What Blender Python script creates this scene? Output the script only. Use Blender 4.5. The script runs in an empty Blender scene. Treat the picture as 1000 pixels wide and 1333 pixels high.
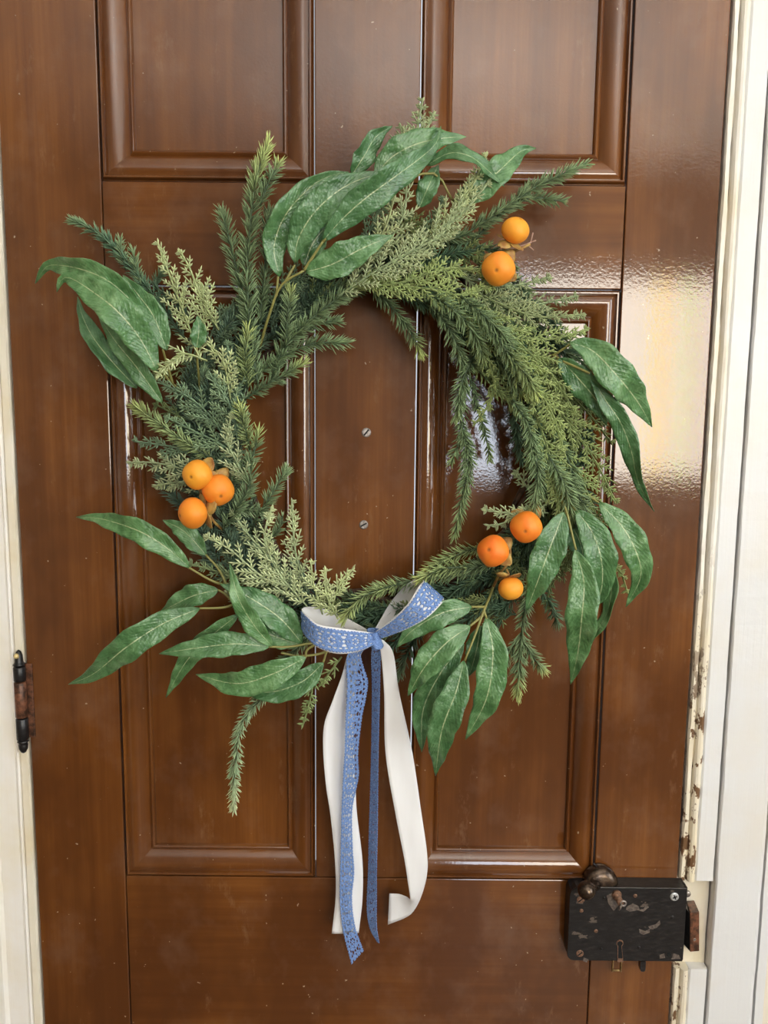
import bpy, math, random
import numpy as np
from mathutils import Matrix, Vector
random.seed(7)
rng = np.random.default_rng(7)
C = bpy.context.scene
COL = C.collection

# ------------------------------------------------------------------ camera
D, ZC = 0.95, 1.5
PITCH, ROLL, F = math.atan(1000 / 7923), 0.0096, 1000.0
fwd = np.array([0, math.cos(PITCH), -math.sin(PITCH)])
r0 = np.array([1.0, 0, 0]); u0 = np.array([0, math.sin(PITCH), math.cos(PITCH)])
rt = math.cos(ROLL) * r0 + math.sin(ROLL) * u0
up = math.cos(ROLL) * u0 - math.sin(ROLL) * r0
cam = bpy.data.cameras.new('camera'); camo = bpy.data.objects.new('camera', cam); COL.objects.link(camo)
cam.sensor_fit = 'VERTICAL'; cam.sensor_height = 36.0; cam.lens = 36.0 * F / 1333.0
cam.clip_start = 0.02
M = Matrix(((rt[0], up[0], -fwd[0], 0), (rt[1], up[1], -fwd[1], -D), (rt[2], up[2], -fwd[2], ZC), (0, 0, 0, 1)))
camo.matrix_world = M
C.camera = camo

# ------------------------------------------------------------------ world, exposure
w = bpy.data.worlds.new('World'); C.world = w; w.use_nodes = True
w.node_tree.nodes['Background'].inputs[0].default_value = (0.85, 0.92, 1.0, 1)
w.node_tree.nodes['Background'].inputs[1].default_value = 1.0
C.view_settings.view_transform = 'Standard'; C.view_settings.look = 'None'
C.view_settings.gamma = 1.0; C.view_settings.use_curve_mapping = False
C.view_settings.exposure = 0.2
WINDOW_STRENGTH = 14.0          # daylight in the window at the far end of the hall
SIDE_STRENGTH = 6.5            # glow of the unseen right-hand window, added for side and ceiling light
UPLIGHT_POWER = 27.0              # added unseen uplight, brightens the ceiling that the door reflects


def P(x, y, h=0.0):
    """a point h metres in front of the door face, where the photograph's pixel (x, y) sees it"""
    d = fwd + rt * (x - 500) / F - up * (y - 666.5) / F
    return np.array([0, -D, ZC]) + d * ((D - h) / d[1])


# ------------------------------------------------------------------ materials
def nodes(name):
    m = bpy.data.materials.new(name); m.use_nodes = True
    nt = m.node_tree
    return m, nt, nt.nodes['Principled BSDF']


def N(nt, typ, **kw):
    n = nt.nodes.new(typ)
    for k, v in kw.items():
        if k.startswith('i_'):
            key = k[2:]
            n.inputs[int(key) if key.isdigit() else key].default_value = v
        else:
            setattr(n, k, v)
    return n


def ramp(nt, fac, stops):
    n = nt.nodes.new('ShaderNodeValToRGB')
    cr = n.color_ramp
    while len(cr.elements) < len(stops): cr.elements.new(0.5)
    for e, (p, c) in zip(cr.elements, stops):
        e.position = p; e.color = c if len(c) == 4 else (*c, 1)
    nt.links.new(fac, n.inputs[0])
    return n.outputs[0]


def coords(nt, scale, kind='Object'):
    tc = nt.nodes.new('ShaderNodeTexCoord'); mp = nt.nodes.new('ShaderNodeMapping')
    mp.inputs['Scale'].default_value = scale
    nt.links.new(tc.outputs[kind], mp.inputs[0])
    return mp.outputs[0]


def noise(nt, scale, vec, detail=4, rough=0.55):
    n = N(nt, 'ShaderNodeTexNoise'); n.inputs['Scale'].default_value = scale
    n.inputs['Detail'].default_value = detail; n.inputs['Roughness'].default_value = rough
    nt.links.new(vec, n.inputs['Vector'])
    return n.outputs['Fac']


def mix(nt, fac, a, b, mode='MIX'):
    n = N(nt, 'ShaderNodeMix'); n.data_type = 'RGBA'; n.blend_type = mode
    for s, v in ((0, fac), (6, a), (7, b)):
        if hasattr(v, 'is_linked') or hasattr(v, 'links'): nt.links.new(v, n.inputs[s])
        else: n.inputs[s].default_value = v if s == 0 else ((*v, 1) if len(v) == 3 else v)
    return n.outputs[2]


def math_(nt, op, a, b=0.0):
    n = N(nt, 'ShaderNodeMath'); n.operation = op
    for i, v in ((0, a), (1, b)):
        if hasattr(v, 'links'): nt.links.new(v, n.inputs[i])
        else: n.inputs[i].default_value = v
    return n.outputs[0]


def bump(nt, bs, heights):
    prev = None
    for h, strength, dist in heights:
        b = N(nt, 'ShaderNodeBump'); b.inputs['Strength'].default_value = strength; b.inputs['Distance'].default_value = dist
        nt.links.new(h, b.inputs['Height'])
        if prev is not None: nt.links.new(prev, b.inputs['Normal'])
        prev = b.outputs[0]
    nt.links.new(prev, bs.inputs['Normal'])


def simple(name, col, rough=0.5, metal=0.0, spec=0.5):
    m, nt, bs = nodes(name)
    bs.inputs['Base Color'].default_value = (*col, 1); bs.inputs['Roughness'].default_value = rough
    bs.inputs['Metallic'].default_value = metal; bs.inputs['Specular IOR Level'].default_value = spec
    return m


def wood(name, grain):
    """old gloss paint over wood, brushed along the grain"""
    m, nt, bs = nodes(name)
    v1 = coords(nt, grain); v0 = coords(nt, (1, 1, 1))
    g = noise(nt, 1.0, v1, 5, 0.6)
    blot = noise(nt, 5.0, coords(nt, (1.3, 1.0, 0.7)), 4, 0.55)
    c1 = ramp(nt, g, [(0.3, (0.113, 0.0345, 0.0060)), (0.5, (0.150, 0.0500, 0.0092)), (0.72, (0.198, 0.071, 0.0150))])
    c2 = mix(nt, math_(nt, 'MULTIPLY', ramp(nt, blot, [(0.40, (0, 0, 0)), (0.60, (1, 1, 1))]), 0.8), c1, (0.074, 0.0220, 0.0046))
    # specks, scuffs and small chips in the paint
    sp = noise(nt, 140.0, v0, 2, 0.5)
    spm = ramp(nt, sp, [(0.75, (0, 0, 0)), (0.77, (1, 1, 1))])
    c3 = mix(nt, spm, c2, (0.34, 0.25, 0.17))
    sc = noise(nt, 26.0, coords(nt, (1.0, 1.0, 0.35)), 6, 0.75)
    scm = math_(nt, 'MULTIPLY', ramp(nt, sc, [(0.61, (0, 0, 0)), (0.72, (1, 1, 1))]), 0.38)
    c4 = mix(nt, scm, c3, (0.24, 0.135, 0.07))
    sm = ramp(nt, noise(nt, 14.0, coords(nt, (1, 1, .8)), 5, 0.6), [(0.52, (0, 0, 0)), (0.72, (1, 1, 1))])
    c4 = mix(nt, math_(nt, 'MULTIPLY', sm, 0.16), c4, (0.26, 0.17, 0.12))
    nt.links.new(c4, bs.inputs['Base Color'])
    rr = N(nt, 'ShaderNodeMapRange'); rr.inputs[3].default_value = 0.36; rr.inputs[4].default_value = 0.46
    nt.links.new(blot, rr.inputs[0]); nt.links.new(rr.outputs[0], bs.inputs['Roughness'])
    bs.inputs['Specular IOR Level'].default_value = 0.12
    bs.inputs['Coat Weight'].default_value = 1.0; bs.inputs['Coat Roughness'].default_value = 0.066; bs.inputs['Coat IOR'].default_value = 1.62
    peel = noise(nt, 330.0, v0, 2, 0.5)
    bump(nt, bs, [(g, 0.03, 0.0012), (peel, 0.11, 0.0006)])
    nt.links.new(bs.inputs['Normal'].links[0].from_socket, bs.inputs['Coat Normal'])
    return m


def paint_white(name, col, yellow, wear=0.0):
    m, nt, bs = nodes(name)
    v0 = coords(nt, (1, 1, 1)); vs = coords(nt, (260, 260, 5))
    st = noise(nt, 1.0, vs, 4, 0.6); bl = noise(nt, 9.0, v0, 4, 0.55)
    c = mix(nt, ramp(nt, bl, [(0.45, (0, 0, 0)), (0.7, (1, 1, 1))]), col, yellow)
    c = mix(nt, math_(nt, 'MULTIPLY', ramp(nt, st, [(0.5, (0, 0, 0)), (0.75, (1, 1, 1))]), 0.18), c, yellow)
    ht = [(st, 0.25, 0.001), (noise(nt, 60.0, v0, 3, 0.6), 0.25, 0.0015)]
    if wear:
        ch = noise(nt, 55.0, coords(nt, (1, 1, 0.55)), 5, 0.65)
        cm = ramp(nt, ch, [(wear, (0, 0, 0)), (wear + 0.02, (1, 1, 1))])
        # the paint has gone only below knob height and around the lock
        tc = N(nt, 'ShaderNodeTexCoord'); sx = N(nt, 'ShaderNodeSeparateXYZ'); nt.links.new(tc.outputs['Object'], sx.inputs[0])
        mr = N(nt, 'ShaderNodeMapRange'); mr.inputs[1].default_value = 1.36; mr.inputs[2].default_value = 1.12
        nt.links.new(sx.outputs[2], mr.inputs[0])
        cm = math_(nt, 'MULTIPLY', cm, mr.outputs[0])
        c = mix(nt, cm, c, (0.16, 0.085, 0.04))
        yl = math_(nt, 'MULTIPLY', mr.outputs[0], ramp(nt, bl, [(0.3, (0.25, 0.25, 0.25)), (0.6, (0.9, 0.9, 0.9))]))
        c = mix(nt, yl, c, mix(nt, cm, (0.78, 0.69, 0.5), (0.16, 0.085, 0.04)))
        ht.append((cm, -0.6, 0.001))
    nt.links.new(c, bs.inputs['Base Color'])
    bs.inputs['Roughness'].default_value = 0.38
    bump(nt, bs, ht)
    return m


def attr_mat(name, rough, spec=0.4, trans=0.0):
    m, nt, bs = nodes(name)
    a = N(nt, 'ShaderNodeAttribute'); a.attribute_name = 'col'
    nt.links.new(a.outputs['Color'], bs.inputs['Base Color'])
    bs.inputs['Roughness'].default_value = rough; bs.inputs['Specular IOR Level'].default_value = spec
    return m


def leaf_material():
    m, nt, bs = nodes('silk_leaf')
    uv = N(nt, 'ShaderNodeUVMap'); uv.uv_map = 'UVMap'
    s = N(nt, 'ShaderNodeSeparateXYZ'); nt.links.new(uv.outputs[0], s.inputs[0])
    au = math_(nt, 'ABSOLUTE', s.outputs[0])
    oi = N(nt, 'ShaderNodeObjectInfo')
    v0 = coords(nt, (1, 1, 1))
    b = noise(nt, 55.0, v0, 3, 0.6)
    base = ramp(nt, b, [(0.3, (0.042, 0.128, 0.040)), (0.52, (0.090, 0.215, 0.080)), (0.75, (0.20, 0.36, 0.18))])
    tone = ramp(nt, oi.outputs['Random'], [(0.0, (0.66, 0.74, 0.70)), (1.0, (1.12, 1.08, 1.0))])
    base = mix(nt, 1.0, base, tone, 'MULTIPLY')
    # side veins run obliquely towards the edge
    ph = math_(nt, 'SUBTRACT', math_(nt, 'MULTIPLY', s.outputs[1], 150.0), math_(nt, 'MULTIPLY', au, 13.0))
    vein = math_(nt, 'POWER', math_(nt, 'ABSOLUTE', math_(nt, 'SINE', ph)), 7.0)
    base = mix(nt, math_(nt, 'MULTIPLY', vein, 0.09), base, (0.14, 0.27, 0.13))
    dash = ramp(nt, noise(nt, 200.0, v0, 2), [(0.34, (0.25, 0.25, 0.25)), (0.5, (1, 1, 1))])
    rib = math_(nt, 'MULTIPLY', ramp(nt, au, [(0.018, (1, 1, 1)), (0.05, (0, 0, 0))]), dash)
    base = mix(nt, rib, base, (0.42, 0.50, 0.28))
    nt.links.new(base, bs.inputs['Base Color'])
    bs.inputs['Roughness'].default_value = 0.36
    bs.inputs['Specular IOR Level'].default_value = 0.7
    cr = noise(nt, 130.0, v0, 3, 0.6)
    bump(nt, bs, [(vein, 0.28, 0.0006), (b, 0.85, 0.005), (cr, 0.45, 0.002), (rib, -0.4, 0.001)])
    return m


def persimmon_material():
    m, nt, bs = nodes('persimmon_skin')
    a = N(nt, 'ShaderNodeAttribute'); a.attribute_name = 'col'
    v0 = coords(nt, (1, 1, 1))
    sp = ramp(nt, noise(nt, 420.0, v0, 2), [(0.70, (0, 0, 0)), (0.76, (1, 1, 1))])
    bl = ramp(nt, noise(nt, 60.0, v0, 3), [(0.4, (0, 0, 0)), (0.7, (1, 1, 1))])
    c = mix(nt, math_(nt, 'MULTIPLY', bl, 0.25), a.outputs['Color'], (0.90, 0.42, 0.06))
    c = mix(nt, math_(nt, 'MULTIPLY', sp, 0.35), c, (0.42, 0.12, 0.015))
    nt.links.new(c, bs.inputs['Base Color'])
    bs.inputs['Roughness'].default_value = 0.48; bs.inputs['Specular IOR Level'].default_value = 0.35
    bump(nt, bs, [(noise(nt, 300.0, v0, 3), 0.12, 0.0008)])
    return m


def satin_material():
    m, nt, bs = nodes('cream_satin')
    st = noise(nt, 1.0, coords(nt, (40, 40, 9)), 3, 0.5)
    c = ramp(nt, st, [(0.3, (0.86, 0.87, 0.89)), (0.7, (0.92, 0.93, 0.95))])
    nt.links.new(c, bs.inputs['Base Color'])
    bs.inputs['Roughness'].default_value = 0.36; bs.inputs['Sheen Weight'].default_value = 0.15
    bump(nt, bs, [(st, 0.25, 0.003)])
    # light shows through the thin cloth
    tl = N(nt, 'ShaderNodeBsdfTranslucent'); tl.inputs[0].default_value = (0.8, 0.74, 0.66, 1)
    ms = N(nt, 'ShaderNodeMixShader'); ms.inputs[0].default_value = 0.12
    nt.links.new(bs.outputs[0], ms.inputs[1]); nt.links.new(tl.outputs[0], ms.inputs[2])
    nt.links.new(ms.outputs[0], nt.nodes['Material Output'].inputs[0])
    return m


def lace_material():
    m, nt, bs = nodes('blue_cotton_lace')
    v0 = coords(nt, (1, 1, 1))
    k = noise(nt, 900.0, v0, 2, 0.5)
    c = ramp(nt, k, [(0.3, (0.075, 0.135, 0.31)), (0.5, (0.15, 0.255, 0.53)), (0.7, (0.26, 0.39, 0.70))])
    nt.links.new(c, bs.inputs['Base Color'])
    bs.inputs['Roughness'].default_value = 0.8; bs.inputs['Specular IOR Level'].default_value = 0.2
    bump(nt, bs, [(k, 0.6, 0.0008)])
    return m


def iron_material():
    m, nt, bs = nodes('black_japanned_iron')
    v0 = coords(nt, (1, 1, 1))
    n1 = noise(nt, 34.0, coords(nt, (0.8, 1, 1.5)), 5, 0.6); n2 = noise(nt, 160.0, coords(nt, (0.5, 1, 1.6)), 4, 0.65)
    c = ramp(nt, n2, [(0.35, (0.0045, 0.0045, 0.005)), (0.56, (0.011, 0.011, 0.012)), (0.68, (0.026, 0.023, 0.022))])
    chip = ramp(nt, n1, [(0.64, (0, 0, 0)), (0.655, (1, 1, 1))])
    c = mix(nt, chip, c, (0.095, 0.075, 0.062))
    nt.links.new(c, bs.inputs['Base Color'])
    bs.inputs['Roughness'].default_value = 0.34; bs.inputs['Specular IOR Level'].default_value = 0.5
    bump(nt, bs, [(n2, 0.3, 0.001), (chip, -0.4, 0.0006)])
    return m


def worn_metal(name, c0, c1, rough, metal, sc=70.0):
    m, nt, bs = nodes(name)
    n1 = noise(nt, sc, coords(nt, (1, 1, 1)), 4, 0.6)
    nt.links.new(ramp(nt, n1, [(0.38, c0), (0.62, c1)]), bs.inputs['Base Color'])
    bs.inputs['Roughness'].default_value = rough; bs.inputs['Metallic'].default_value = metal
    bump(nt, bs, [(n1, 0.3, 0.001)])
    return m


WOOD_V = wood('brown_paint_upright_grain', (75, 75, 2.6))
WOOD_H = wood('brown_paint_level_grain', (2.6, 75, 75))
WHITE = paint_white('white_gloss_paint', (0.70, 0.71, 0.72), (0.70, 0.68, 0.64))
LEFTWHITE = paint_white('warm_white_gloss_paint', (0.86, 0.84, 0.80), (0.82, 0.76, 0.62))
CREAM = paint_white('cream_gloss_paint', (0.80, 0.75, 0.63), (0.72, 0.62, 0.43))
CHIPPED = paint_white('chipped_cream_paint', (0.80, 0.77, 0.70), (0.76, 0.68, 0.52), wear=0.545)
PLASTER = simple('cream_plaster', (0.72, 0.66, 0.55), 0.8)
ROOMWALL = simple('tan_plaster', (0.30, 0.25, 0.19), 0.85)
CEIL = simple('white_ceiling_paint', (0.84, 0.83, 0.80), 0.85)
LEAF = leaf_material()
NEEDLE = attr_mat('pine_needle', 0.5, 0.35)
SPRIG = attr_mat('cedar_scale', 0.55, 0.35)
STEM = simple('olive_stem', (0.26, 0.25, 0.075), 0.5)
DARKSTEM = simple('dark_green_stem', (0.05, 0.085, 0.04), 0.55)
VINE = worn_metal('brown_vine', (0.035, 0.018, 0.010), (0.085, 0.045, 0.025), 0.8, 0.0, 120)
FRUIT = persimmon_material()
CALYX = worn_metal('dry_calyx', (0.30, 0.14, 0.04), (0.52, 0.36, 0.10), 0.6, 0.0, 90)
SATIN, LACE, IRON = satin_material(), lace_material(), iron_material()
COPPER = worn_metal('rubbed_brown_iron', (0.05, 0.025, 0.015), (0.24, 0.10, 0.055), 0.42, 0.35, 110)
RUST = worn_metal('rusty_screw', (0.10, 0.055, 0.035), (0.26, 0.14, 0.085), 0.6, 0.3, 400)
STEEL = worn_metal('bright_zinc', (0.52, 0.53, 0.54), (0.66, 0.67, 0.68), 0.35, 0.6, 300)
DULL = worn_metal('dull_steel', (0.22, 0.19, 0.17), (0.42, 0.38, 0.35), 0.4, 0.7, 300)
BRASS = worn_metal('old_brass', (0.20, 0.13, 0.055), (0.42, 0.30, 0.14), 0.35, 0.8, 200)
BARE = worn_metal('bare_worn_iron', (0.09, 0.072, 0.062), (0.17, 0.14, 0.12), 0.5, 0.3, 300)
BRONZE = worn_metal('dark_bronze', (0.035, 0.025, 0.02), (0.12, 0.085, 0.06), 0.26, 0.85, 130)
HOLE_SHADE = simple('hole_shade', (0.004, 0.004, 0.004), 0.9)  # near-black fill painted as the shade inside holes and slots

# ------------------------------------------------------------------ mesh helpers


def link(name, V, Fc, mat, parent=None, smooth=True, solid=0.0, uv=None, col=None, bev=0.0):
    V = np.asarray(V, dtype=float)
    loc = np.zeros(3)
    p = parent
    while p is not None:
        loc += np.array(p.location); p = p.parent
    me = bpy.data.meshes.new(name)
    me.from_pydata((V - loc).tolist(), [], [tuple(int(i) for i in f) for f in Fc])
    if smooth: me.polygons.foreach_set('use_smooth', [True] * len(me.polygons))
    if uv is not None:
        l = me.uv_layers.new(name='UVMap')
        idx = np.empty(len(me.loops), dtype=np.int32); me.loops.foreach_get('vertex_index', idx)
        l.data.foreach_set('uv', np.asarray(uv, dtype=np.float32)[idx].ravel())
    if col is not None:
        a = me.attributes.new('col', 'FLOAT_COLOR', 'POINT')
        a.data.foreach_set('color', np.concatenate([np.asarray(col, dtype=np.float32), np.ones((len(V), 1), np.float32)], 1).ravel())
    me.materials.append(mat); me.update()
    o = bpy.data.objects.new(name, me); COL.objects.link(o)
    if parent is not None: o.parent = parent
    if bev:
        b = o.modifiers.new('bevel', 'BEVEL'); b.width = bev; b.segments = 2; b.limit_method = 'ANGLE'
    if solid:
        s = o.modifiers.new('solid', 'SOLIDIFY'); s.thickness = solid; s.offset = 0
    return o


def empty(name, loc, label=None, cat=None, group=None, kind=None, parent=None):
    o = bpy.data.objects.new(name, None); COL.objects.link(o); o.location = tuple(loc); o.empty_display_size = 0.05
    if parent is not None: o.parent = parent
    tag(o, label, cat, group, kind)
    return o


def tag(o, label=None, cat=None, group=None, kind=None):
    for k, v in (('label', label), ('category', cat), ('group', group), ('kind', kind)):
        if v: o[k] = v
    return o


def box(x0, x1, y0, y1, z0, z1):
    V = [(x, y, z) for x in (x0, x1) for y in (y0, y1) for z in (z0, z1)]
    return V, [(0, 1, 3, 2), (4, 6, 7, 5), (0, 4, 5, 1), (2, 3, 7, 6), (0, 2, 6, 4), (1, 5, 7, 3)]


def join(parts):
    V, Fc = [], []
    for v, f in parts:
        n = len(V); V.extend([tuple(q) for q in v]); Fc.extend([tuple(i + n for i in q) for q in f])
    return V, Fc


def spline(pts, n):
    """Catmull-Rom through rows of pts, n samples, evenly by length"""
    pts = np.asarray(pts, dtype=float)
    if len(pts) == 2: pts = np.array([pts[0], (pts[0] + pts[1]) / 2, pts[1]])
    q = np.vstack([2 * pts[0] - pts[1], pts, 2 * pts[-1] - pts[-2]])
    out = []
    for i in range(1, len(q) - 2):
        for t in np.linspace(0, 1, 24, endpoint=False):
            a, b, c, d = q[i - 1], q[i], q[i + 1], q[i + 2]
            out.append(0.5 * (2 * b + (c - a) * t + (2 * a - 5 * b + 4 * c - d) * t * t + (3 * b - a - 3 * c + d) * t ** 3))
    out.append(pts[-1]); out = np.array(out)
    s = np.concatenate([[0], np.cumsum(np.linalg.norm(np.diff(out[:, :3], axis=0), axis=1))])
    g = np.linspace(0, s[-1], n)
    return np.stack([np.interp(g, s, out[:, k]) for k in range(out.shape[1])], 1)


def pix3(pts):
    return np.array([P(*p) for p in pts])


def unit(v):
    return v / (np.linalg.norm(v, axis=-1, keepdims=True) + 1e-12)


def tube(pts3, radii, n=7):
    pts3 = np.asarray(pts3); k = len(pts3); radii = np.broadcast_to(radii, k)
    T = unit(np.gradient(pts3, axis=0)); ref = np.array([0, -1.0, 0.01])
    A = unit(np.cross(T, ref)); B = np.cross(T, A)
    an = np.linspace(0, 2 * math.pi, n, endpoint=False)
    V = [pts3[i] + radii[i] * (math.cos(a) * A[i] + math.sin(a) * B[i]) for i in range(k) for a in an]
    Fc = [(i * n + j, i * n + (j + 1) % n, (i + 1) * n + (j + 1) % n, (i + 1) * n + j) for i in range(k - 1) for j in range(n)]
    Fc += [tuple(range(n))[::-1], tuple((k - 1) * n + j for j in range(n))]
    return V, Fc


def lathe(prof, n=20, axis=(0, -1, 0), at=(0, 0, 0)):
    """profile of (distance along axis, radius)"""
    ax = unit(np.array(axis, dtype=float)); a = unit(np.cross(ax, [0.3, 0.2, 1.0])); b = np.cross(ax, a); at = np.array(at)
    V = [at + ax * s + r * (math.cos(t) * a + math.sin(t) * b) for s, r in prof for t in np.linspace(0, 2 * math.pi, n, endpoint=False)]
    k = len(prof)
    Fc = [(i * n + j, i * n + (j + 1) % n, (i + 1) * n + (j + 1) % n, (i + 1) * n + j) for i in range(k - 1) for j in range(n)]
    Fc += [tuple(range(n))[::-1], tuple((k - 1) * n + j for j in range(n))]
    return V, Fc


def prisms(B, Dr, L, R, bend=None, c0=None, c1=None):
    """many tapering three-sided needles at once"""
    n = len(B); Dr = unit(Dr)
    ref = np.where(np.abs(Dr[:, [1]]) < 0.9, np.array([[0, 1.0, 0]]), np.array([[1.0, 0, 0]]))
    A = unit(np.cross(Dr, ref)); Q = np.cross(Dr, A)
    L = L[:, None]; R = R[:, None]
    if bend is None: bend = np.zeros((n, 3))
    rows = []
    for s, rr, bb in ((0, 0.8, 0.0), (0.6, 1.0, 0.5)):
        for a in (math.pi / 2, math.pi * 7 / 6, math.pi * 11 / 6):
            rows.append(B + Dr * L * s + R * rr * (math.cos(a) * A + math.sin(a) * Q) + bend * bb)
    rows.append(B + Dr * L + bend)
    V = np.stack(rows, 1).reshape(-1, 3)
    t = np.array([[0, 1, 4], [0, 4, 3], [1, 2, 5], [1, 5, 4], [2, 0, 3], [2, 3, 5], [3, 4, 6], [4, 5, 6], [5, 3, 6]])
    Fc = (t[None] + 7 * np.arange(n)[:, None, None]).reshape(-1, 3)
    col = None
    if c0 is not None:
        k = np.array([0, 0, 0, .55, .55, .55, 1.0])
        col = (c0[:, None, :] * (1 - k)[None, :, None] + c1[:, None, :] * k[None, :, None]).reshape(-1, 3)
    return V, Fc, col


# ------------------------------------------------------------------ the hall behind the camera
X0, X1, YB, ZT = -1.5, 2.1, -3.2, 2.75
DL, DR, DTOP = -0.456, 0.394, 2.36
tag(link('floor', *box(X0 - .1, X1 + .1, YB - .1, 0.12, -0.08, 0.0), simple('dark_floorboards', (0.12, 0.07, 0.04), 0.4), smooth=False), kind='structure')
tag(link('ceiling', *box(X0 - .1, X1 + .1, YB - .1, 0.12, ZT, ZT + 0.08), CEIL, smooth=False), kind='structure')
tag(link('wall_left', *box(X0 - .1, X0, YB, 0.12, 0, ZT), ROOMWALL, smooth=False), kind='structure')
SY0, SY1, SZ0, SZ1 = -2.5, -1.1, 0.95, 2.45
tag(link('wall_right', *join([box(X1, X1 + .1, YB, SY0, 0, ZT), box(X1, X1 + .1, SY1, 0.12, 0, ZT), box(X1, X1 + .1, SY0, SY1, 0, SZ0), box(X1, X1 + .1, SY0, SY1, SZ1, ZT)]), ROOMWALL, smooth=False), kind='structure')
WX0, WX1, WZ0, WZ1 = 0.34, 1.86, 1.13, 2.27
tag(link('wall_back', *join([box(X0, WX0, YB - .1, YB, 0, ZT), box(WX1, X1, YB - .1, YB, 0, ZT),
                             box(WX0, WX1, YB - .1, YB, 0, WZ0), box(WX0, WX1, YB - .1, YB, WZ1, ZT)]), ROOMWALL, smooth=False), kind='structure')
tag(link('wall_front', *join([box(X0, -0.60, 0.02, 0.12, 0, ZT), box(0.50, X1, 0.02, 0.12, 0, ZT), box(-0.60, 0.50, 0.02, 0.12, DTOP + .10, ZT)]), PLASTER, smooth=False), kind='structure')
win = empty('window_1', ((WX0 + WX1) / 2, YB, WZ0), kind='structure')
fr = []
for a, b, c, d in ((WX0, WX0 + .05, WZ0, WZ1), (WX1 - .05, WX1, WZ0, WZ1), (WX0, WX1, WZ0, WZ0 + .05), (WX0, WX1, WZ1 - .05, WZ1)):
    fr.append(box(a, b, YB - .06, YB - .01, c, d))
link('window_frame', *join(fr), WHITE, win, smooth=False)


def daylight(name, col, k):
    m = bpy.data.materials.new(name); m.use_nodes = True; nt = m.node_tree; nt.nodes.clear()
    e = N(nt, 'ShaderNodeEmission'); e.inputs[0].default_value = (*col, 1); e.inputs[1].default_value = k
    o = N(nt, 'ShaderNodeOutputMaterial'); nt.links.new(e.outputs[0], o.inputs[0])
    return m


# the lit pane; coloured glowing strips at its right are added for rainbow reflections
strips = [(WX0 + .05, 0.75, (0.78, 0.87, 1.0), 0.72), (0.75, 1.45, (1.0, 0.93, 0.80), 0.85), (1.45, 1.50, (1.0, 0.83, 0.10), 1.1), (1.50, 1.54, (1.0, 0.42, 0.46), 0.85),
          (1.54, 1.59, (0.84, 0.84, 1.0), 1.05), (1.59, 1.63, (0.55, 1.0, 0.14), 1.1), (1.63, 1.67, (1.0, 0.42, 0.36), 0.85), (1.67, WX1 - .05, (1.0, 0.93, 0.86), 0.8)]
for i, (a, b, c, k) in enumerate(strips):
    link('pane', *box(a, b, YB - .05, YB - .045, WZ0 + .05, WZ1 - .05), daylight('window_glow_%s' % 'abcdefgh'[i], c, WINDOW_STRENGTH * k), win, smooth=False)

win2 = empty('fill_window', (X1, (SY0 + SY1) / 2, SZ0), kind='structure')  # unseen window added for side light and a brighter ceiling
link('window_frame', *join([box(X1 + .01, X1 + .06, a, b, c, d) for a, b, c, d in ((SY0, SY0 + .05, SZ0, SZ1), (SY1 - .05, SY1, SZ0, SZ1), (SY0, SY1, SZ0, SZ0 + .05), (SY0, SY1, SZ1 - .05, SZ1), (SY0, SY1, 1.66, 1.70))]), WHITE, win2, smooth=False)
for a, b in ((SZ0 + .05, 1.66), (1.70, SZ1 - .05)):
    link('pane', *box(X1 + .04, X1 + .045, SY0 + .05, SY1 - .05, a, b), daylight('side_fill_glow', (0.90, 0.96, 1.0), SIDE_STRENGTH), win2, smooth=False)

lampd = bpy.data.lights.new('added_uplight', 'AREA'); lampd.shape = 'DISK'; lampd.size = 0.5; lampd.energy = UPLIGHT_POWER; lampd.color = (1.0, 0.97, 0.94)  # added fill aimed at the ceiling, without a fixture
lamp = bpy.data.objects.new('added_uplight', lampd); COL.objects.link(lamp); lamp.location = (0.22, -1.9, 1.85); lamp.rotation_euler = (math.pi, 0, 0)

# ------------------------------------------------------------------ door frame
TOPZ = 2.46
def upright(name, x0, x1, h0, h1, z0, z1, mat, parent, bev=0.002):
    return link(name, *box(x0, x1, -h1, -h0, z0, z1), mat, parent, smooth=False, bev=bev)


def wobbly(name, prof, z0, z1, mat, parent, amp=0.0009, seed=1):
    """a run of moulding: profile (x, h) swept upwards, with the slightly uneven faces of many coats of paint"""
    n = max(4, int((z1 - z0) / 0.012)); zs = np.linspace(z0, z1, n); k = len(prof)
    V = []
    for z in zs:
        for j, (x, h) in enumerate(prof):
            d = 0.5 * amp * (math.sin(z * 41 + seed * 3 + j) + math.sin(z * 97 + seed + 2 * j) * 0.6 + 0.5 * math.sin(z * 230 + j * 5)) if 0 < j < k - 1 else 0
            V.append((x + 0.5 * d, -(h + d * 0.5), z))
    Fc = [(i * k + j, i * k + j + 1, (i + 1) * k + j + 1, (i + 1) * k + j) for i in range(n - 1) for j in range(k - 1)]
    Fc += [tuple(range(k))[::-1], tuple((n - 1) * k + j for j in range(k))]
    Fc += [((n - 1) * k, (n - 1) * k + k - 1, k - 1, 0)] if False else []
    Fc += [(i * k + k - 1, i * k, (i + 1) * k, (i + 1) * k + k - 1) for i in range(n - 1)]
    return link(name, V, Fc, mat, parent, smooth=False)


def bead_prof(x0, x1, hb, r, n=7):
    c = (x0 + x1) / 2; a = (x1 - x0) / 2
    return [(x0, -0.05)] + [(c - a * math.cos(t), hb + r * math.sin(t)) for t in np.linspace(0, math.pi, n)] + [(x1, -0.05)]


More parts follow.
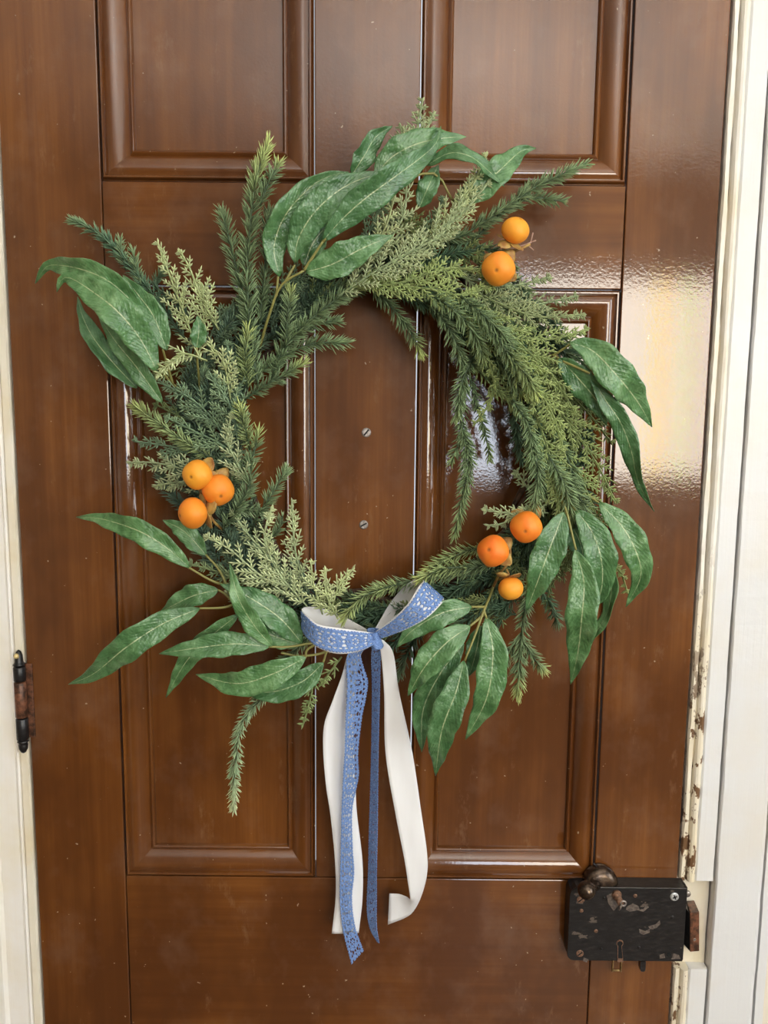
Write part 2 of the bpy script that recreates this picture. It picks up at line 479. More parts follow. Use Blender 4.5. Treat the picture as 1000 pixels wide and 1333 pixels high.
ZK1, ZK0 = 0.893, 0.766      # the frame is cut away behind the lock keeper between these heights
tr = empty('trim_1', (0.45, 0, 0), kind='structure')
for seg, (z0, z1) in enumerate(((ZK1, TOPZ), (0.0, ZK0))):
    wobbly('stop_bead', [(0.3965, -0.05), (0.3965, -0.001), (0.398, 0.002), (0.4025, 0.0025), (0.404, 0.0), (0.404, -0.05)], z0, z1, CHIPPED, tr, 0.0012, 3 + seg)
    wobbly('round_bead', bead_prof(0.4045, 0.4155, 0.0, 0.007), z0, z1, CHIPPED, tr, 0.0008, 5 + seg)
    wobbly('jamb_strip', [(0.416, -0.05), (0.416, 0.001), (0.418, 0.003), (0.4395, 0.003), (0.4405, 0.001), (0.4405, -0.05)], z0, z1, WHITE, tr, 0.0006, 9 + seg)
wobbly('jamb_back', [(0.3965, -0.06), (0.3965, -0.012), (0.425, -0.011), (0.441, -0.010), (0.441, -0.06)], ZK0 - .002, ZK1 + .002, CREAM, tr, 0.001, 2)
wobbly('architrave', [(0.4425, -0.05), (0.4425, 0.0045), (0.4440, 0.0065), (0.487, 0.0075), (0.4985, 0.0075), (0.5035, 0.005), (0.506, -0.02)], 0, TOPZ, WHITE, tr, 0.0008, 11)
wobbly('back_band', [(0.5062, -0.02), (0.507, 0.005), (0.519, 0.004), (0.5235, -0.02)], 0, TOPZ, WHITE, tr, 0.0006, 12)
tl = empty('trim_2', (-0.48, 0, 0), kind='structure')
wobbly('jamb_strip', [(-0.4700, -0.05), (-0.4700, -0.001), (-0.468, 0.002), (-0.4600, 0.002), (-0.4585, -0.001), (-0.4585, -0.05)], 0, TOPZ, CREAM, tl, 0.0008, 21)
wobbly('round_bead', bead_prof(-0.4738, -0.4700, 0.001, 0.0035), 0, TOPZ, LEFTWHITE, tl, 0.0004, 22)
wobbly('architrave', [(-0.5010, -0.03), (-0.5010, 0.002), (-0.476, 0.002), (-0.4742, 0.000), (-0.4742, -0.03)], 0, TOPZ, LEFTWHITE, tl, 0.0006, 23)
wobbly('back_band', [(-0.56, -0.02), (-0.56, 0.006), (-0.5055, 0.006), (-0.5012, 0.002), (-0.5012, -0.02)], 0, TOPZ, LEFTWHITE, tl, 0.0006, 24)
link('trim_3', *join([box(-0.455, 0.395, -0.012, 0.05, DTOP + .003, TOPZ), box(-0.58, 0.52, -0.016, 0.05, TOPZ + .001, TOPZ + .03)]), WHITE, smooth=False, bev=0.003)['kind'] = 'structure'

# ------------------------------------------------------------------ the door
door = empty('door_1', (DL, 0.02, 0.01), kind='structure')
XA, XB, XC, XD = -0.338, -0.086, 0.038, 0.283
Z3, Z2, Z1, Z0 = 1.772, 1.652, 0.891, 0.66
PT = 2.24
G = 0.0006
def slab(name, x0, x1, z0, z1, mat):
    return link(name, *box(x0 + G, x1 - G, 0.0, 0.042, z0 + G, z1 - G), mat, door, smooth=False, bev=0.0012)


slab('stile', DL, XA, 0.01, DTOP, WOOD_V)
slab('stile', XD, DR, 0.01, DTOP, WOOD_V)
slab('rail', XA, XD, PT, DTOP, WOOD_H)
slab('rail', XA, XD, Z2, Z3, WOOD_H)
slab('rail', XA, XD, Z0, Z1, WOOD_H)
slab('rail', XA, XD, 0.01, 0.22, WOOD_H)
for z0, z1 in ((Z3, PT), (Z1, Z2), (0.22, Z0)):
    slab('mullion', XB, XC, z0, z1, WOOD_V)
MPROF = [(0.0, -0.020), (0.0002, -0.004), (0.0012, -0.0035), (0.0017, 0.0008), (0.0030, 0.0030), (0.0046, 0.0030), (0.0058, 0.0008), (0.0064, -0.0014),
         (0.0078, -0.0010), (0.0100, 0.0004), (0.0150, 0.0002), (0.0210, -0.0020), (0.0265, -0.0058), (0.0300, -0.0098), (0.0312, -0.0112),
         (0.0330, -0.0092), (0.0352, -0.0085), (0.0372, -0.0098), (0.0382, -0.0140), (0.0382, -0.020)]


def strip_mould(x0, x1, z0, z1, side):
    k = len(MPROF); V = []
    ends = []
    for s, h in MPROF:
        if side == 'left': e = ((x0 + s, z0 + s), (x0 + s, z1 - s))
        elif side == 'right': e = ((x1 - s, z1 - s), (x1 - s, z0 + s))
        elif side == 'bottom': e = ((x1 - s, z0 + s), (x0 + s, z0 + s))
        else: e = ((x0 + s, z1 - s), (x1 - s, z1 - s))
        ends.append([(x, -h, z) for x, z in e])
    V = [e[0] for e in ends] + [e[1] for e in ends]
    Fc = [(j, j + 1, k + j + 1, k + j) for j in range(k - 1)] + [tuple(range(k))[::-1], tuple(range(k, 2 * k)), (k - 1, 0, k, 2 * k - 1)]
    o = link('moulding', V, Fc, WOOD_V if side in ('left', 'right') else WOOD_H, door, smooth=True)
    es = o.modifiers.new('edges', 'EDGE_SPLIT'); es.split_angle = math.radians(50)
    return o


for x0, x1 in ((XA, XB), (XC, XD)):
    for z0, z1 in ((Z3, PT), (Z1, Z2), (0.22, Z0)):
        link('panel', *box(x0 + .03, x1 - .03, 0.0135, 0.028, z0 + .03, z1 - .03), WOOD_V, door, smooth=False)
        for s in ('left', 'right', 'top', 'bottom'):
            strip_mould(x0 + G, x1 - G, z0 + G, z1 - G, s)


def slotted(parent, at, r, ang, mat, proud=0.0015, name='screw', cross=False):
    """a round screw head with a slot bar in painted shade, facing the room"""
    segs = 20; V = []; Fc = []
    def ring(rr, h): 
        s = len(V)
        for t in np.linspace(0, 2 * math.pi, segs, endpoint=False): V.append((at[0] + rr * math.cos(t), at[1] - h, at[2] + rr * math.sin(t)))
        return s
    a = ring(r, -0.003); b = ring(r, proud * 0.5); c = ring(r * 0.8, proud)
    for p, q in ((a, b), (b, c)):
        Fc += [(p + j, p + (j + 1) % segs, q + (j + 1) % segs, q + j) for j in range(segs)]
    Fc.append(tuple(range(c, c + segs)))
    o = link(name, V, Fc, mat, parent, smooth=False)
    for k in range(2 if cross else 1):
        g = ang + k * math.pi / 2; l, wd = r * (0.55 if cross else 0.78), r * 0.16
        ca, sa = math.cos(g), math.sin(g)
        sv = [(at[0] + u * ca - v * sa, at[1] - hh, at[2] + u * sa + v * ca) for hh in (proud - .0004, proud + .00008) for u, v in ((-l, -wd), (l, -wd), (l, wd), (-l, wd))]
        link('slot', sv, [(0, 3, 2, 1), (4, 5, 6, 7), (0, 1, 5, 4), (1, 2, 6, 5), (2, 3, 7, 6), (3, 0, 4, 7)], HOLE_SHADE, o, smooth=False)
    return o


slotted(door, P(477, 563), 0.0058, 0.9, DULL)
slotted(door, P(473.5, 683), 0.0056, 0.5, DULL)

# hinge at the left edge: three knuckles on a pin with a turned tip at each end
hx, hh = -0.4615, 0.007
def hz(y): return P(30, y, hh)[2]
hin = empty('hinge', (hx, -hh, hz(965)), parent=None)
hin.parent = door; hin.location = np.array([hx, -hh, hz(965)]) - np.array(door.location)
pts = [hz(867), hz(887), hz(934), hz(963)]
for i, mt in enumerate((IRON, COPPER, IRON)):
    zt, zb = pts[i] - .0006, pts[i + 1] + .0006
    link('knuckle', *lathe([(0, .0066), (.001, .0075), (zt - zb - .001, .0075), (zt - zb, .0066)], 20, (0, 0, 1), (hx, -hh, zb)), mt, hin)
link('finial', *lathe([(0, .0052), (.002, .0078), (.004, .006), (.0055, .0052), (.014, .0046), (.019, .003), (.0212, .0006)], 18, (0, 0, 1), (hx, -hh, pts[0])), IRON, hin)
link('finial', *lathe([(0, .0052), (.002, .0072), (.004, .0052), (.006, .006), (.012, .0054), (.0165, .003), (.018, .0006)], 18, (0, 0, -1), (hx, -hh, pts[3])), IRON, hin)
link('leaf_plate', *box(hx + .004, hx + .0135, -0.0022, 0.004, hz(962), hz(866)), COPPER, hin, smooth=False, bev=.001)
link('paint_blob', *lathe([(0, .0035), (.0025, .003), (.004, .001)], 10, (-.3, -1, 0), P(22, 854, .011)), simple('yellow_cream_paint', (0.72, 0.56, 0.25), .4), hin)

# ------------------------------------------------------------------ rim lock and keeper
lh = 0.024
lock = empty('rim_lock', P(815, 1250, 0.0), 'black worn iron rim lock with round knob, screwed on the door at lower right', 'lock')
a0, a1 = P(743, 1155, lh), P(888, 1251, lh)
lx0, lx1, lz1, lz0 = a0[0], a1[0], P(815, 1156, lh)[2], P(815, 1250.5, lh)[2]


def rounded(x0, x1, z0, z1, rads, y0, y1, n=6):
    """rounded plate: corner radii bottom-left, bottom-right, top-right, top-left"""
    pts = []
    for (cx, cz, r, a) in ((x0 + rads[0], z0 + rads[0], rads[0], math.pi), (x1 - rads[1], z0 + rads[1], rads[1], 1.5 * math.pi),
                           (x1 - rads[2], z1 - rads[2], rads[2], 0), (x0 + rads[3], z1 - rads[3], rads[3], .5 * math.pi)):
        for t in np.linspace(0, math.pi / 2, n): pts.append((cx + r * math.cos(a + t), cz + r * math.sin(a + t)))
    k = len(pts)
    V = [(x, y0, z) for x, z in pts] + [(x, y1, z) for x, z in pts]
    return V, [tuple(range(k)), tuple(range(k, 2 * k))[::-1]] + [(j, k + j, k + (j + 1) % k, (j + 1) % k) for j in range(k)]


link('case', *rounded(lx0, lx1, lz0, lz1, (.008, .001, .001, .012), -lh + .0015, -0.0005), IRON, lock, smooth=False, bev=.0005)
link('face_plate', *rounded(lx0 - .0006, lx1 + .0008, lz0 - .0006, lz1 + .0006, (.009, .0015, .0015, .013), -lh, -lh + .0022), IRON, lock, smooth=False, bev=.0006)
link('edge_plate', *box(lx1 + .0005, lx1 + .0022, -lh + .0025, -.0006, lz0, lz1), IRON, lock, smooth=False)
# keyhole: solid shape in painted hole shade, with a raised rim
kc = P(807, 1228, lh); ke = P(807.5, 1247, lh)
kr = .0036
ang = np.linspace(math.radians(-55), math.radians(235), 16)
kp = [(kc[0] + kr * math.cos(t), kc[2] + kr * math.sin(t)) for t in ang] + [(ke[0] - .003, ke[2]), (ke[0] + .003, ke[2])]
k = len(kp); cxm, czm = np.mean([p[0] for p in kp]), np.mean([p[1] for p in kp])
def keyring(s, y): return [(cxm + (x - cxm) * s, y, czm + (z - czm) * s) for x, z in kp]
link('keyhole', keyring(1.0, -lh - .0004) + keyring(1.0, -lh + .001), [tuple(range(k))[::-1], tuple(range(k, 2 * k))] + [(j, (j + 1) % k, k + (j + 1) % k, k + j) for j in range(k)], HOLE_SHADE, lock, smooth=False)
V = keyring(1.0, -lh - .0007) + keyring(1.28, -lh - .0007) + keyring(1.35, -lh + .001)
link('keyhole_rim', V, [(j, k + j, k + (j + 1) % k, (j + 1) % k) for j in range(k)] + [(k + j, 2 * k + j, 2 * k + (j + 1) % k, k + (j + 1) % k) for j in range(k)], RUST, lock, smooth=False)
tag(slotted(lock, P(878, 1167, lh), .0056, 0.4, STEEL, .002, cross=True), 'bright cross-head screw')
for q, rr in (((755, 1241), .0048), ((756, 1171), .0050)):
    slotted(lock, P(*q, lh), rr, 0.7, RUST, .0012)
for q, rr in (((776, 1212), .0026), ((875.5, 1194), .0024), ((757, 1185.5), .0026), ((832, 1233), .0018), ((787, 1169), .002), ((783, 1235), .0018), ((827, 1166), .0026)):
    link('rivet', *lathe([(-.001, rr), (.0004, rr), (.0009, rr * .6)], 12, (0, -1, 0), P(*q, lh)), IRON if rr < .0025 else RUST, lock)
link('screw_hole', *lathe([(-.002, .0030), (.0003, .0030), (.0003, .0020)], 14, (0, -1, 0), P(871, 1242.5, lh)), HOLE_SHADE, lock)
for pp in ([(790, 1166), (797, 1162), (806, 1165), (806, 1178), (799, 1186), (792, 1176)], [(816, 1180), (824, 1176), (831, 1179), (833, 1184), (838, 1183), (842, 1177), (845, 1181), (838, 1187), (830, 1185), (820, 1187), (815, 1184)],
           [(832, 1209), (840, 1212), (846, 1209), (846, 1214), (838, 1217), (833, 1215)], [(844, 1206), (854, 1203), (859, 1198), (860, 1203), (855, 1208), (847, 1210)],
           [(859, 1243), (865, 1241), (866, 1247), (859, 1248)], [(752, 1168), (760, 1172), (759, 1177), (750, 1176)], [(760, 1246), (766, 1249), (764, 1253), (759, 1251)], [(877, 1241), (884, 1243), (886, 1248), (874, 1249)]):
    k = len(pp); V = [P(x, y, lh + .00015) for x, y in pp] + [P(x, y, lh - .0002) for x, y in pp]
    link('worn_patch', V, [tuple(range(k))[::-1], tuple(range(k, 2 * k))] + [(j, (j + 1) % k, k + (j + 1) % k, k + j) for j in range(k)], BARE, lock, smooth=False)
# spindle stub
sb = P(803, 1165, lh)
link('spindle', *lathe([(-.002, .0068), (.002, .0062), (.004, .0045), (.013, .0042), (.0135, .0040)], 16, (0.12, -1, -0.25), sb), RUST, lock)
ringc = P(811.5, 1176, lh + .013)
V, Fc = [], []
nn, mm = 16, 6
for i in range(nn):
    t = 2 * math.pi * i / nn
    for j in range(mm):
        q = 2 * math.pi * j / mm
        V.append((ringc[0] + (.0033 + .0014 * math.cos(q)) * math.cos(t), ringc[1] + .0014 * math.sin(q), ringc[2] + (.0033 + .0014 * math.cos(q)) * math.sin(t)))
        Fc.append((i * mm + j, ((i + 1) % nn) * mm + j, ((i + 1) % nn) * mm + (j + 1) % mm, i * mm + (j + 1) % mm))
link('spindle_ring', V, Fc, DULL, lock)
link('spindle_hook', *tube([P(809, 1178, lh + .013), P(807, 1183, lh + .011), P(806, 1184, lh + .006)], .0014), DULL, lock)
# latch knob on a short arm, its boss standing on top of the case
bc = P(782, 1149, .012)
link('latch_boss', *lathe([(-.011, .0215), (-.004, .0225), (.004, .022), (.0085, .019), (.0105, .012), (.011, .001)], 28, (0, -1, .12), bc), BRONZE, lock)
kb = P(764, 1159, .046)
link('latch_arm', *tube([P(776, 1150, .016), P(772, 1154, .026), P(766, 1158, .038)], [.0085, .0065, .0055], 12), BRONZE, lock)
link('knob', *lathe([(-.0105, .0055), (-.008, .0085), (-.004, .0108), (0, .0116), (.004, .0108), (.0075, .0084), (.010, .0045), (.0108, .0006)], 24, (0.1, -1, .1), kb), BRONZE, lock)
# pieces showing below the case
q = P(803, 1258, .010)
link('brass_lever', *join([box(q[0] - .0065, q[0] - .0045, -.012, -.008, q[2] - .007, q[2] + .01), box(q[0] + .0045, q[0] + .0065, -.012, -.008, q[2] - .007, q[2] + .01), box(q[0] - .0045, q[0] + .0045, -.011, -.009, q[2] - .007, q[2] - .0045)]), BRASS, lock, smooth=False, bev=.0005)
q = P(836, 1256, .012)
link('bolt_pull', *rounded(q[0] - .0035, q[0] + .0035, q[2] - .007, q[2] + .008, (.0033, .0033, .001, .001), -.016, -.008), IRON, lock, smooth=False)

keep = empty('lock_keeper', P(900, 1240, 0), 'small brown iron lock keeper box on the white door frame beside the lock', 'lock keeper')
def solid8(name, near, far, mat):
    """box from four front and four back pixel corners, each clockwise from the top left"""
    V = [P(*p) for p in near] + [P(*p) for p in far]
    return link(name, V, [(3, 2, 1, 0), (4, 5, 6, 7), (0, 1, 5, 4), (1, 2, 6, 5), (2, 3, 7, 6), (3, 0, 4, 7)], mat, keep, smooth=False, bev=.0006)


solid8('keeper_front', [(898.5, 1188, .027), (910.5, 1187, .025), (910.5, 1238, .025), (898.5, 1239, .027)],
       [(894, 1173, -.010), (904, 1172, -.010), (904, 1234, -.010), (894, 1234, -.010)], COPPER)
solid8('keeper_tongue', [(889.5, 1178, .016), (898, 1189, .026), (898, 1238, .026), (889.5, 1228, .016)],
       [(888.5, 1172, -.010), (893.5, 1173, -.010), (893.5, 1233, -.010), (888.5, 1228, -.010)], IRON)
V, Fc = lathe([(0, .0045), (.002, .004), (.0025, .001)], 12, (0, -1, 0), P(895, 1163, -.009))
link('keeper_screw', V, Fc, DULL, keep)
slotted(keep, P(904, 1223, .0255), .0022, 0.2, DULL, .0008)

# ------------------------------------------------------------------ the wreath
wreath = empty('wreath', P(495, 590, 0.03), 'large round green wreath of pine, cedar and long leaves hanging on the brown door', 'wreath')
WC = (495, 590)


def poly(a, tab):
    return np.interp(a % 360, [t[0] for t in tab] + [360], [t[1] for t in tab] + [tab[0][1]])


INNER = [(0, 185), (30, 170), (60, 162), (90, 205), (120, 178), (150, 172), (180, 166), (210, 160), (240, 172), (270, 176), (300, 165), (330, 172)]
OUTER = [(0, 305), (30, 312), (60, 310), (90, 325), (120, 258), (150, 318), (180, 315), (210, 282), (240, 280), (270, 245), (300, 268), (330, 300)]

# the twisted vine ring everything is wired to
for k in range(16):
    ph = k * 0.9; pts = []
    for i in range(73):
        a = i * 5.0
        mk = .18 + .42 * (k % 8) / 8; mid = poly(a, INNER) * (1 - mk) + poly(a, OUTER) * mk
        rr = mid + 12 * math.sin(math.radians(a) * (5 + k % 3) + ph); hhh = 0.020 + 0.010 * math.cos(math.radians(a) * (5 + k % 3) + ph)
        pts.append(P(WC[0] + rr * math.cos(math.radians(a)), WC[1] - rr * math.sin(math.radians(a)), hhh))
    link('vine', *tube(pts, 0.0030, 5), VINE, wreath)

DARK, MID, OLIVE, TIP = np.array([.062, .112, .066]), np.array([.158, .225, .115]), np.array([.205, .265, .112]), np.array([.46, .52, .18])
BLUE, GREY, PALE, KHAKI = np.array([.125, .205, .140]), np.array([.215, .295, .165]), np.array([.56, .62, .36]), np.array([.30, .36, .150])


def pine(pts, length=14.0, base=MID, tip=TIP, dens=1.75, tipfrom=0.72, name='pine_branch', spread=55):
    """a bottle-brush pine tip: pts are (x, y, h) from the cut end to the tip"""
    p3 = pix3(pts)
    tot = np.linalg.norm(np.diff(p3, axis=0), axis=1).sum()
    n = max(5, int(tot / 0.006)); S = spline(p3, n)
    st = link(name, *tube(S, np.linspace(.0016, .0008, n), 5), DARKSTEM, wreath)
    m = int(tot * 1000 * dens)
    t = np.sort(rng.random(m)) * 0.985 + 0.015 * rng.random(m)
    idx = t * (n - 1); i0 = np.minimum(idx.astype(int), n - 2); f = (idx - i0)[:, None]
    B = S[i0] * (1 - f) + S[i0 + 1] * f
    T = unit(S[i0 + 1] - S[i0])
    A = unit(np.cross(T, np.array([[0, -1.0, 0.02]]))); Q = np.cross(T, A)
    phi = rng.random(m) * 2 * math.pi
    al = np.radians(spread - 26 * np.clip((t - 0.8) / 0.2, 0, 1) + rng.normal(0, 8, m))
    rad = np.cos(phi)[:, None] * A + np.sin(phi)[:, None] * Q
    Dr = T * np.cos(al)[:, None] + rad * np.sin(al)[:, None]
    L = length * 0.00100 * (0.62 + 0.38 * np.clip(t / 0.15, 0, 1)) * rng.uniform(.8, 1.12, m) * (1 - 0.22 * np.clip((t - .85) / .15, 0, 1))
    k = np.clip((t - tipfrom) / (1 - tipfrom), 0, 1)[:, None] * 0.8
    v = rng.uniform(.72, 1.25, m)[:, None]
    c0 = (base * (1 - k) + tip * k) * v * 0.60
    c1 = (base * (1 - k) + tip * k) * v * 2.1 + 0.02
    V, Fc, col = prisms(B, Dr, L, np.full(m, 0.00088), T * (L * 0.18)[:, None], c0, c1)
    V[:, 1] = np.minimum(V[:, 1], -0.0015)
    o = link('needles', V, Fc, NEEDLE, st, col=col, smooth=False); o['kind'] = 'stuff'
    return st


def cedar(pts, width=26.0, base=GREY, tip=PALE, tilt=0.0, step=9.0, fan=46, name='cedar_sprig', rad=0.00135, sub=9.0):
    """a flat cedar spray: side twigs alternate along the stem, scaly twiglets along each of them"""
    p3 = pix3(pts)
    seg = np.linalg.norm(np.diff(p3, axis=0), axis=1).sum(); mpp = 0.00092
    n = max(6, int(seg / (step * mpp))); S = spline(p3, n + 1)
    T = unit(np.gradient(S, axis=0))
    face = np.array([0, -1.0, 0]); side = unit(np.cross(T, face))
    ct, st_ = math.cos(tilt), math.sin(tilt)
    nrm = np.cross(side, T); side = side * ct + nrm * st_
    Bs, Ds, Ls, Rs, Ts = [], [], [], [], []
    def add(b, d, l, r, t): Bs.append(b); Ds.append(d); Ls.append(l); Rs.append(r); Ts.append(t)
    for i in range(n):
        add(S[i], S[i + 1] - S[i], np.linalg.norm(S[i + 1] - S[i]) * 1.5, rad * 1.05, i / n * .5)
    sgn = 1
    for i in range(1, n + 1):
        f = i / n
        for sgn in ((1, -1) if random.random() < .35 else ((1,) if i % 2 else (-1,))):
            prof = min(1, 0.45 + 1.6 * f) * (1.0 - 0.80 * max(0, f - 0.35) / 0.65)
            Lb = width * mpp * prof * random.uniform(.8, 1.15)
            a = math.radians(fan + random.uniform(-8, 8) - 12 * f)
            d1 = unit(T[i] * math.cos(a) + sgn * side[i] * math.sin(a) + nrm[i] * random.uniform(-.22, .22))
            m = max(2, int(Lb / (5.0 * mpp)))
            s1 = unit(np.cross(d1, np.cross(side[i], T[i]) if False else nrm[i]))
            b0 = S[i]; curve = T[i] * 0.25
            prev = b0
            for j in range(1, m + 1):
                g = j / m
                q = b0 + d1 * Lb * g + curve * Lb * g * g * 0.6
                add(prev, q - prev, np.linalg.norm(q - prev) * 1.25, rad * (1.0 - .2 * g), .35 + .55 * g)
                if j < m or True:
                    for s2 in (1, -1):
                        if j == m and random.random() < .3: continue
                        a2 = math.radians(40 + random.uniform(-5, 5))
                        d2 = unit(unit(q - prev) * math.cos(a2) + s2 * s1 * math.sin(a2) + nrm[i] * random.uniform(-.15, .15))
                        l2 = sub * mpp * (1.15 - .45 * g) * random.uniform(.7, 1.2)
                        add(prev, d2, l2, rad * .92, .55 + .45 * g)
                prev = q
    Bs, Ds, Ls, Rs, Ts = map(np.array, (Bs, Ds, Ls, Rs, Ts))
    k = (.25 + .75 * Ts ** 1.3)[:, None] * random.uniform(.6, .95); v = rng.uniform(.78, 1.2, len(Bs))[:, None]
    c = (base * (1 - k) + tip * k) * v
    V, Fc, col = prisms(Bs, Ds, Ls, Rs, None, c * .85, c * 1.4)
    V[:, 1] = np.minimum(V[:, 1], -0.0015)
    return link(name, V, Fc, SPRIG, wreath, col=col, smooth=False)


def leaf(parent, pts, width, roll=0.0, cup=0.22, wave=1.0, base_w=0.06):
    """a long willow leaf: pts are (x, y, h) along the midrib from stalk to tip"""
    n, m = 26, 9
    S = spline(pix3(pts), n); T = unit(np.gradient(S, axis=0))
    view = unit(np.array([0, -D, ZC]) - S)
    side = unit(np.cross(T, view)); nrm = np.cross(side, T)
    seed = random.uniform(0, 6.28); V, UV = [], []
    for i in range(n):
        t = i / (n - 1)
        w_ = width * 0.00080 * 0.5 * max(0.0, (math.sin(math.pi * min(1, t ** 0.80)) ** 0.95) * (1.10 - 0.22 * t)) + 0.0006 * (1 - t) + 0.0003
        ra = roll * (0.4 + 0.6 * math.sin(3.1 * t)) if not isinstance(roll, tuple) else roll[0] * (1 - t) + roll[1] * t
        c, s = math.cos(ra), math.sin(ra)
        sd = side[i] * c + nrm[i] * s; nm = nrm[i] * c - side[i] * s
        for j in range(m):
            u = -1 + 2 * j / (m - 1)
            z = cup * abs(u) ** 1.3 * w_ * 1.0 - cup * .4 * w_
            z += wave * 0.0024 * abs(u) ** 1.5 * math.sin(t * 17 + seed + (1.7 if u > 0 else 0)) * min(1, t * 4) * min(1, (1 - t) * 5)
            edge = 1 + 0.06 * math.sin(t * 31 + seed * 2 + u) if abs(u) > .7 else 1
            V.append(S[i] + sd * u * w_ * edge + nm * z); UV.append((u, t * tot_px(pts) / 400))
    V = np.array(V); V[:, 1] = np.minimum(V[:, 1], -0.001)
    Fc = [(i * m + j, i * m + j + 1, (i + 1) * m + j + 1, (i + 1) * m + j) for i in range(n - 1) for j in range(m - 1)]
    return link('leaf', V, Fc, LEAF, parent, solid=0.0005, uv=UV)


def tot_px(pts):
    q = np.array(pts)[:, :2]
    return float(np.linalg.norm(np.diff(q, axis=0), axis=1).sum())


def H(pts, h0, h1, h2):
    """heights along a pixel path: cut end, middle, tip"""
    q = np.array(pts, dtype=float); s = np.concatenate([[0], np.cumsum(np.linalg.norm(np.diff(q, axis=0), axis=1))]); s /= s[-1]
    return [(x, y, float(np.interp(t, [0, .5, 1], [h0, h1, h2]))) for (x, y), t in zip(q, s)]


def spray(stem, leaves, r=0.0017):
    """a leafy stem: tube(s) plus its leaves"""
    st = link('leafy_stem', *join([tube(spline(pix3(s), 16), np.linspace(r, r * .7, 16), 7) for s in stem]), STEM, wreath)
    for pts, (h0, h1, h2), wd, roll in leaves:
        leaf(st, H(pts, h0, h1, h2), wd, roll)
    return st


# --- long-leaved sprays
spray([[(262, 520, .03), (225, 500, .05), (203, 470, .07)], [(225, 500, .05), (212, 455, .08)], [(262, 520, .03), (257, 470, .07), (256, 452, .08)]], [
    ([(190, 424), (172, 394), (141, 366), (103, 350), (68, 345), (56, 352), (46, 369)], (.075, .100, .055), 32, .30),
    ([(205, 484), (182, 440), (152, 404), (120, 379), (92, 362), (80, 364), (74, 380)], (.085, .115, .075), 44, -.15),
    ([(217, 456), (200, 412), (180, 384), (160, 358)], (.080, .085, .070), 32, .1),
    ([(178, 505), (146, 470), (121, 438), (107, 410), (101, 386)], (.06, .062, .045), 32, -.5),
    ([(211, 524), (176, 476), (150, 444), (127, 408)], (.065, .075, .06), 26, .3),
    ([(256, 453), (259, 430), (257, 411)], (.08, .085, .08), 20, 0)])
spray([[(338, 452, .05), (350, 412, .075), (366, 372, .09), (396, 352, .10)], [(360, 385, .085), (362, 360, .09)], [(396, 352, .10), (420, 315, .11)], [(372, 366, .09), (384, 345, .09)], [(420, 315, .1), (480, 260, .09), (560, 225, .08), (590, 262, .07)]], [
    ([(364, 360), (357, 322), (372, 280), (404, 244), (430, 229), (454, 224)], (.085, .10, .085), 36, -.25),
    ([(384, 342), (388, 312), (408, 278), (438, 250), (470, 233), (503, 225)], (.09, .112, .095), 40, .1),
    ([(420, 314), (445, 286), (474, 260), (512, 232), (547, 206), (568, 186), (574, 164)], (.10, .118, .08), 38, -.2),
    ([(488, 232), (508, 206), (540, 188), (575, 180), (607, 178)], (.08, .085, .06), 36, .25),
    ([(458, 228), (474, 204), (490, 178), (511, 164)], (.075, .08, .07), 28, -.45),
    ([(398, 354), (432, 344), (470, 324), (512, 306)], (.10, .112, .105), 40, .15),
    ([(556, 215), (585, 199), (612, 203), (636, 222), (657, 243)], (.085, .105, .075), 20, .75),
    ([(590, 262), (622, 247), (650, 222), (678, 197), (698, 193)], (.07, .08, .055), 36, .2),
    ([(546, 270), (558, 242), (571, 214)], (.075, .08, .07), 26, .2),
    ([(396, 346), (408, 316), (432, 286)], (.08, .085, .08), 32, 0)])
spray([[(690, 470, .04), (720, 462, .07), (744, 447, .085)], [(720, 462, .07), (733, 470, .08)], [(733, 470, .08), (768, 486, .095)]], [
    ([(742, 446), (771, 456), (803, 488), (831, 524), (849, 556)], (.09, .105, .06), 44, .15),
    ([(728, 466), (754, 494), (778, 524), (790, 554)], (.08, .088, .07), 36, -.2),
    ([(768, 486), (788, 520), (808, 550), (822, 588), (831, 628), (852, 666)], (.09, .09, .05), 26, (.3, -.9))])
spray([[(722, 610, .05), (728, 640, .08), (737, 664, .095), (744, 692, .10), (750, 716, .105)], [(728, 640, .08), (750, 664, .09)], [(760, 640, .06), (780, 655, .07)], [(750, 690, .07), (790, 715, .07)]], [
    ([(734, 667), (719, 706), (702, 752), (685, 796)], (.10, .112, .09), 42, .1),
    ([(749, 716), (760, 756), (757, 808), (752, 852), (743, 891)], (.105, .118, .075), 42, -.1),
    ([(750, 664), (772, 694), (784, 734), (782, 772), (768, 794)], (.09, .105, .08), 42, .15),
    ([(790, 714), (796, 762), (789, 800), (772, 830), (766, 848)], (.07, .072, .05), 22, -.7),
    ([(780, 654), (811, 686), (830, 722), (834, 752), (815, 790)], (.075, .088, .055), 38, .2),
    ([(747, 688), (756, 708), (760, 728)], (.075, .075, .07), 34, 0)])
spray([[(648, 745, .04), (641, 768, .06), (630, 795, .085), (618, 828, .095), (605, 860, .10)], [(632, 790, .08), (614, 790, .09)], [(630, 800, .085), (612, 815, .095)], [(630, 795, .085), (634, 806, .09)]], [
    ([(614, 790), (576, 798), (538, 820), (516, 843)], (.09, .10, .085), 36, .2),
    ([(612, 815), (582, 836), (553, 868), (531, 906)], (.095, .112, .09), 40, -.1),
    ([(604, 838), (574, 876), (551, 925), (549, 979)], (.085, .088, .06), 38, .2),
    ([(604, 860), (594, 900), (575, 952), (567, 1010)], (.10, .115, .075), 42, -.05),
    ([(633, 804), (642, 848), (634, 908), (606, 963)], (.09, .105, .075), 42, .15),
    ([(626, 815), (620, 848), (611, 880)], (.075, .07, .06), 30, 0)])
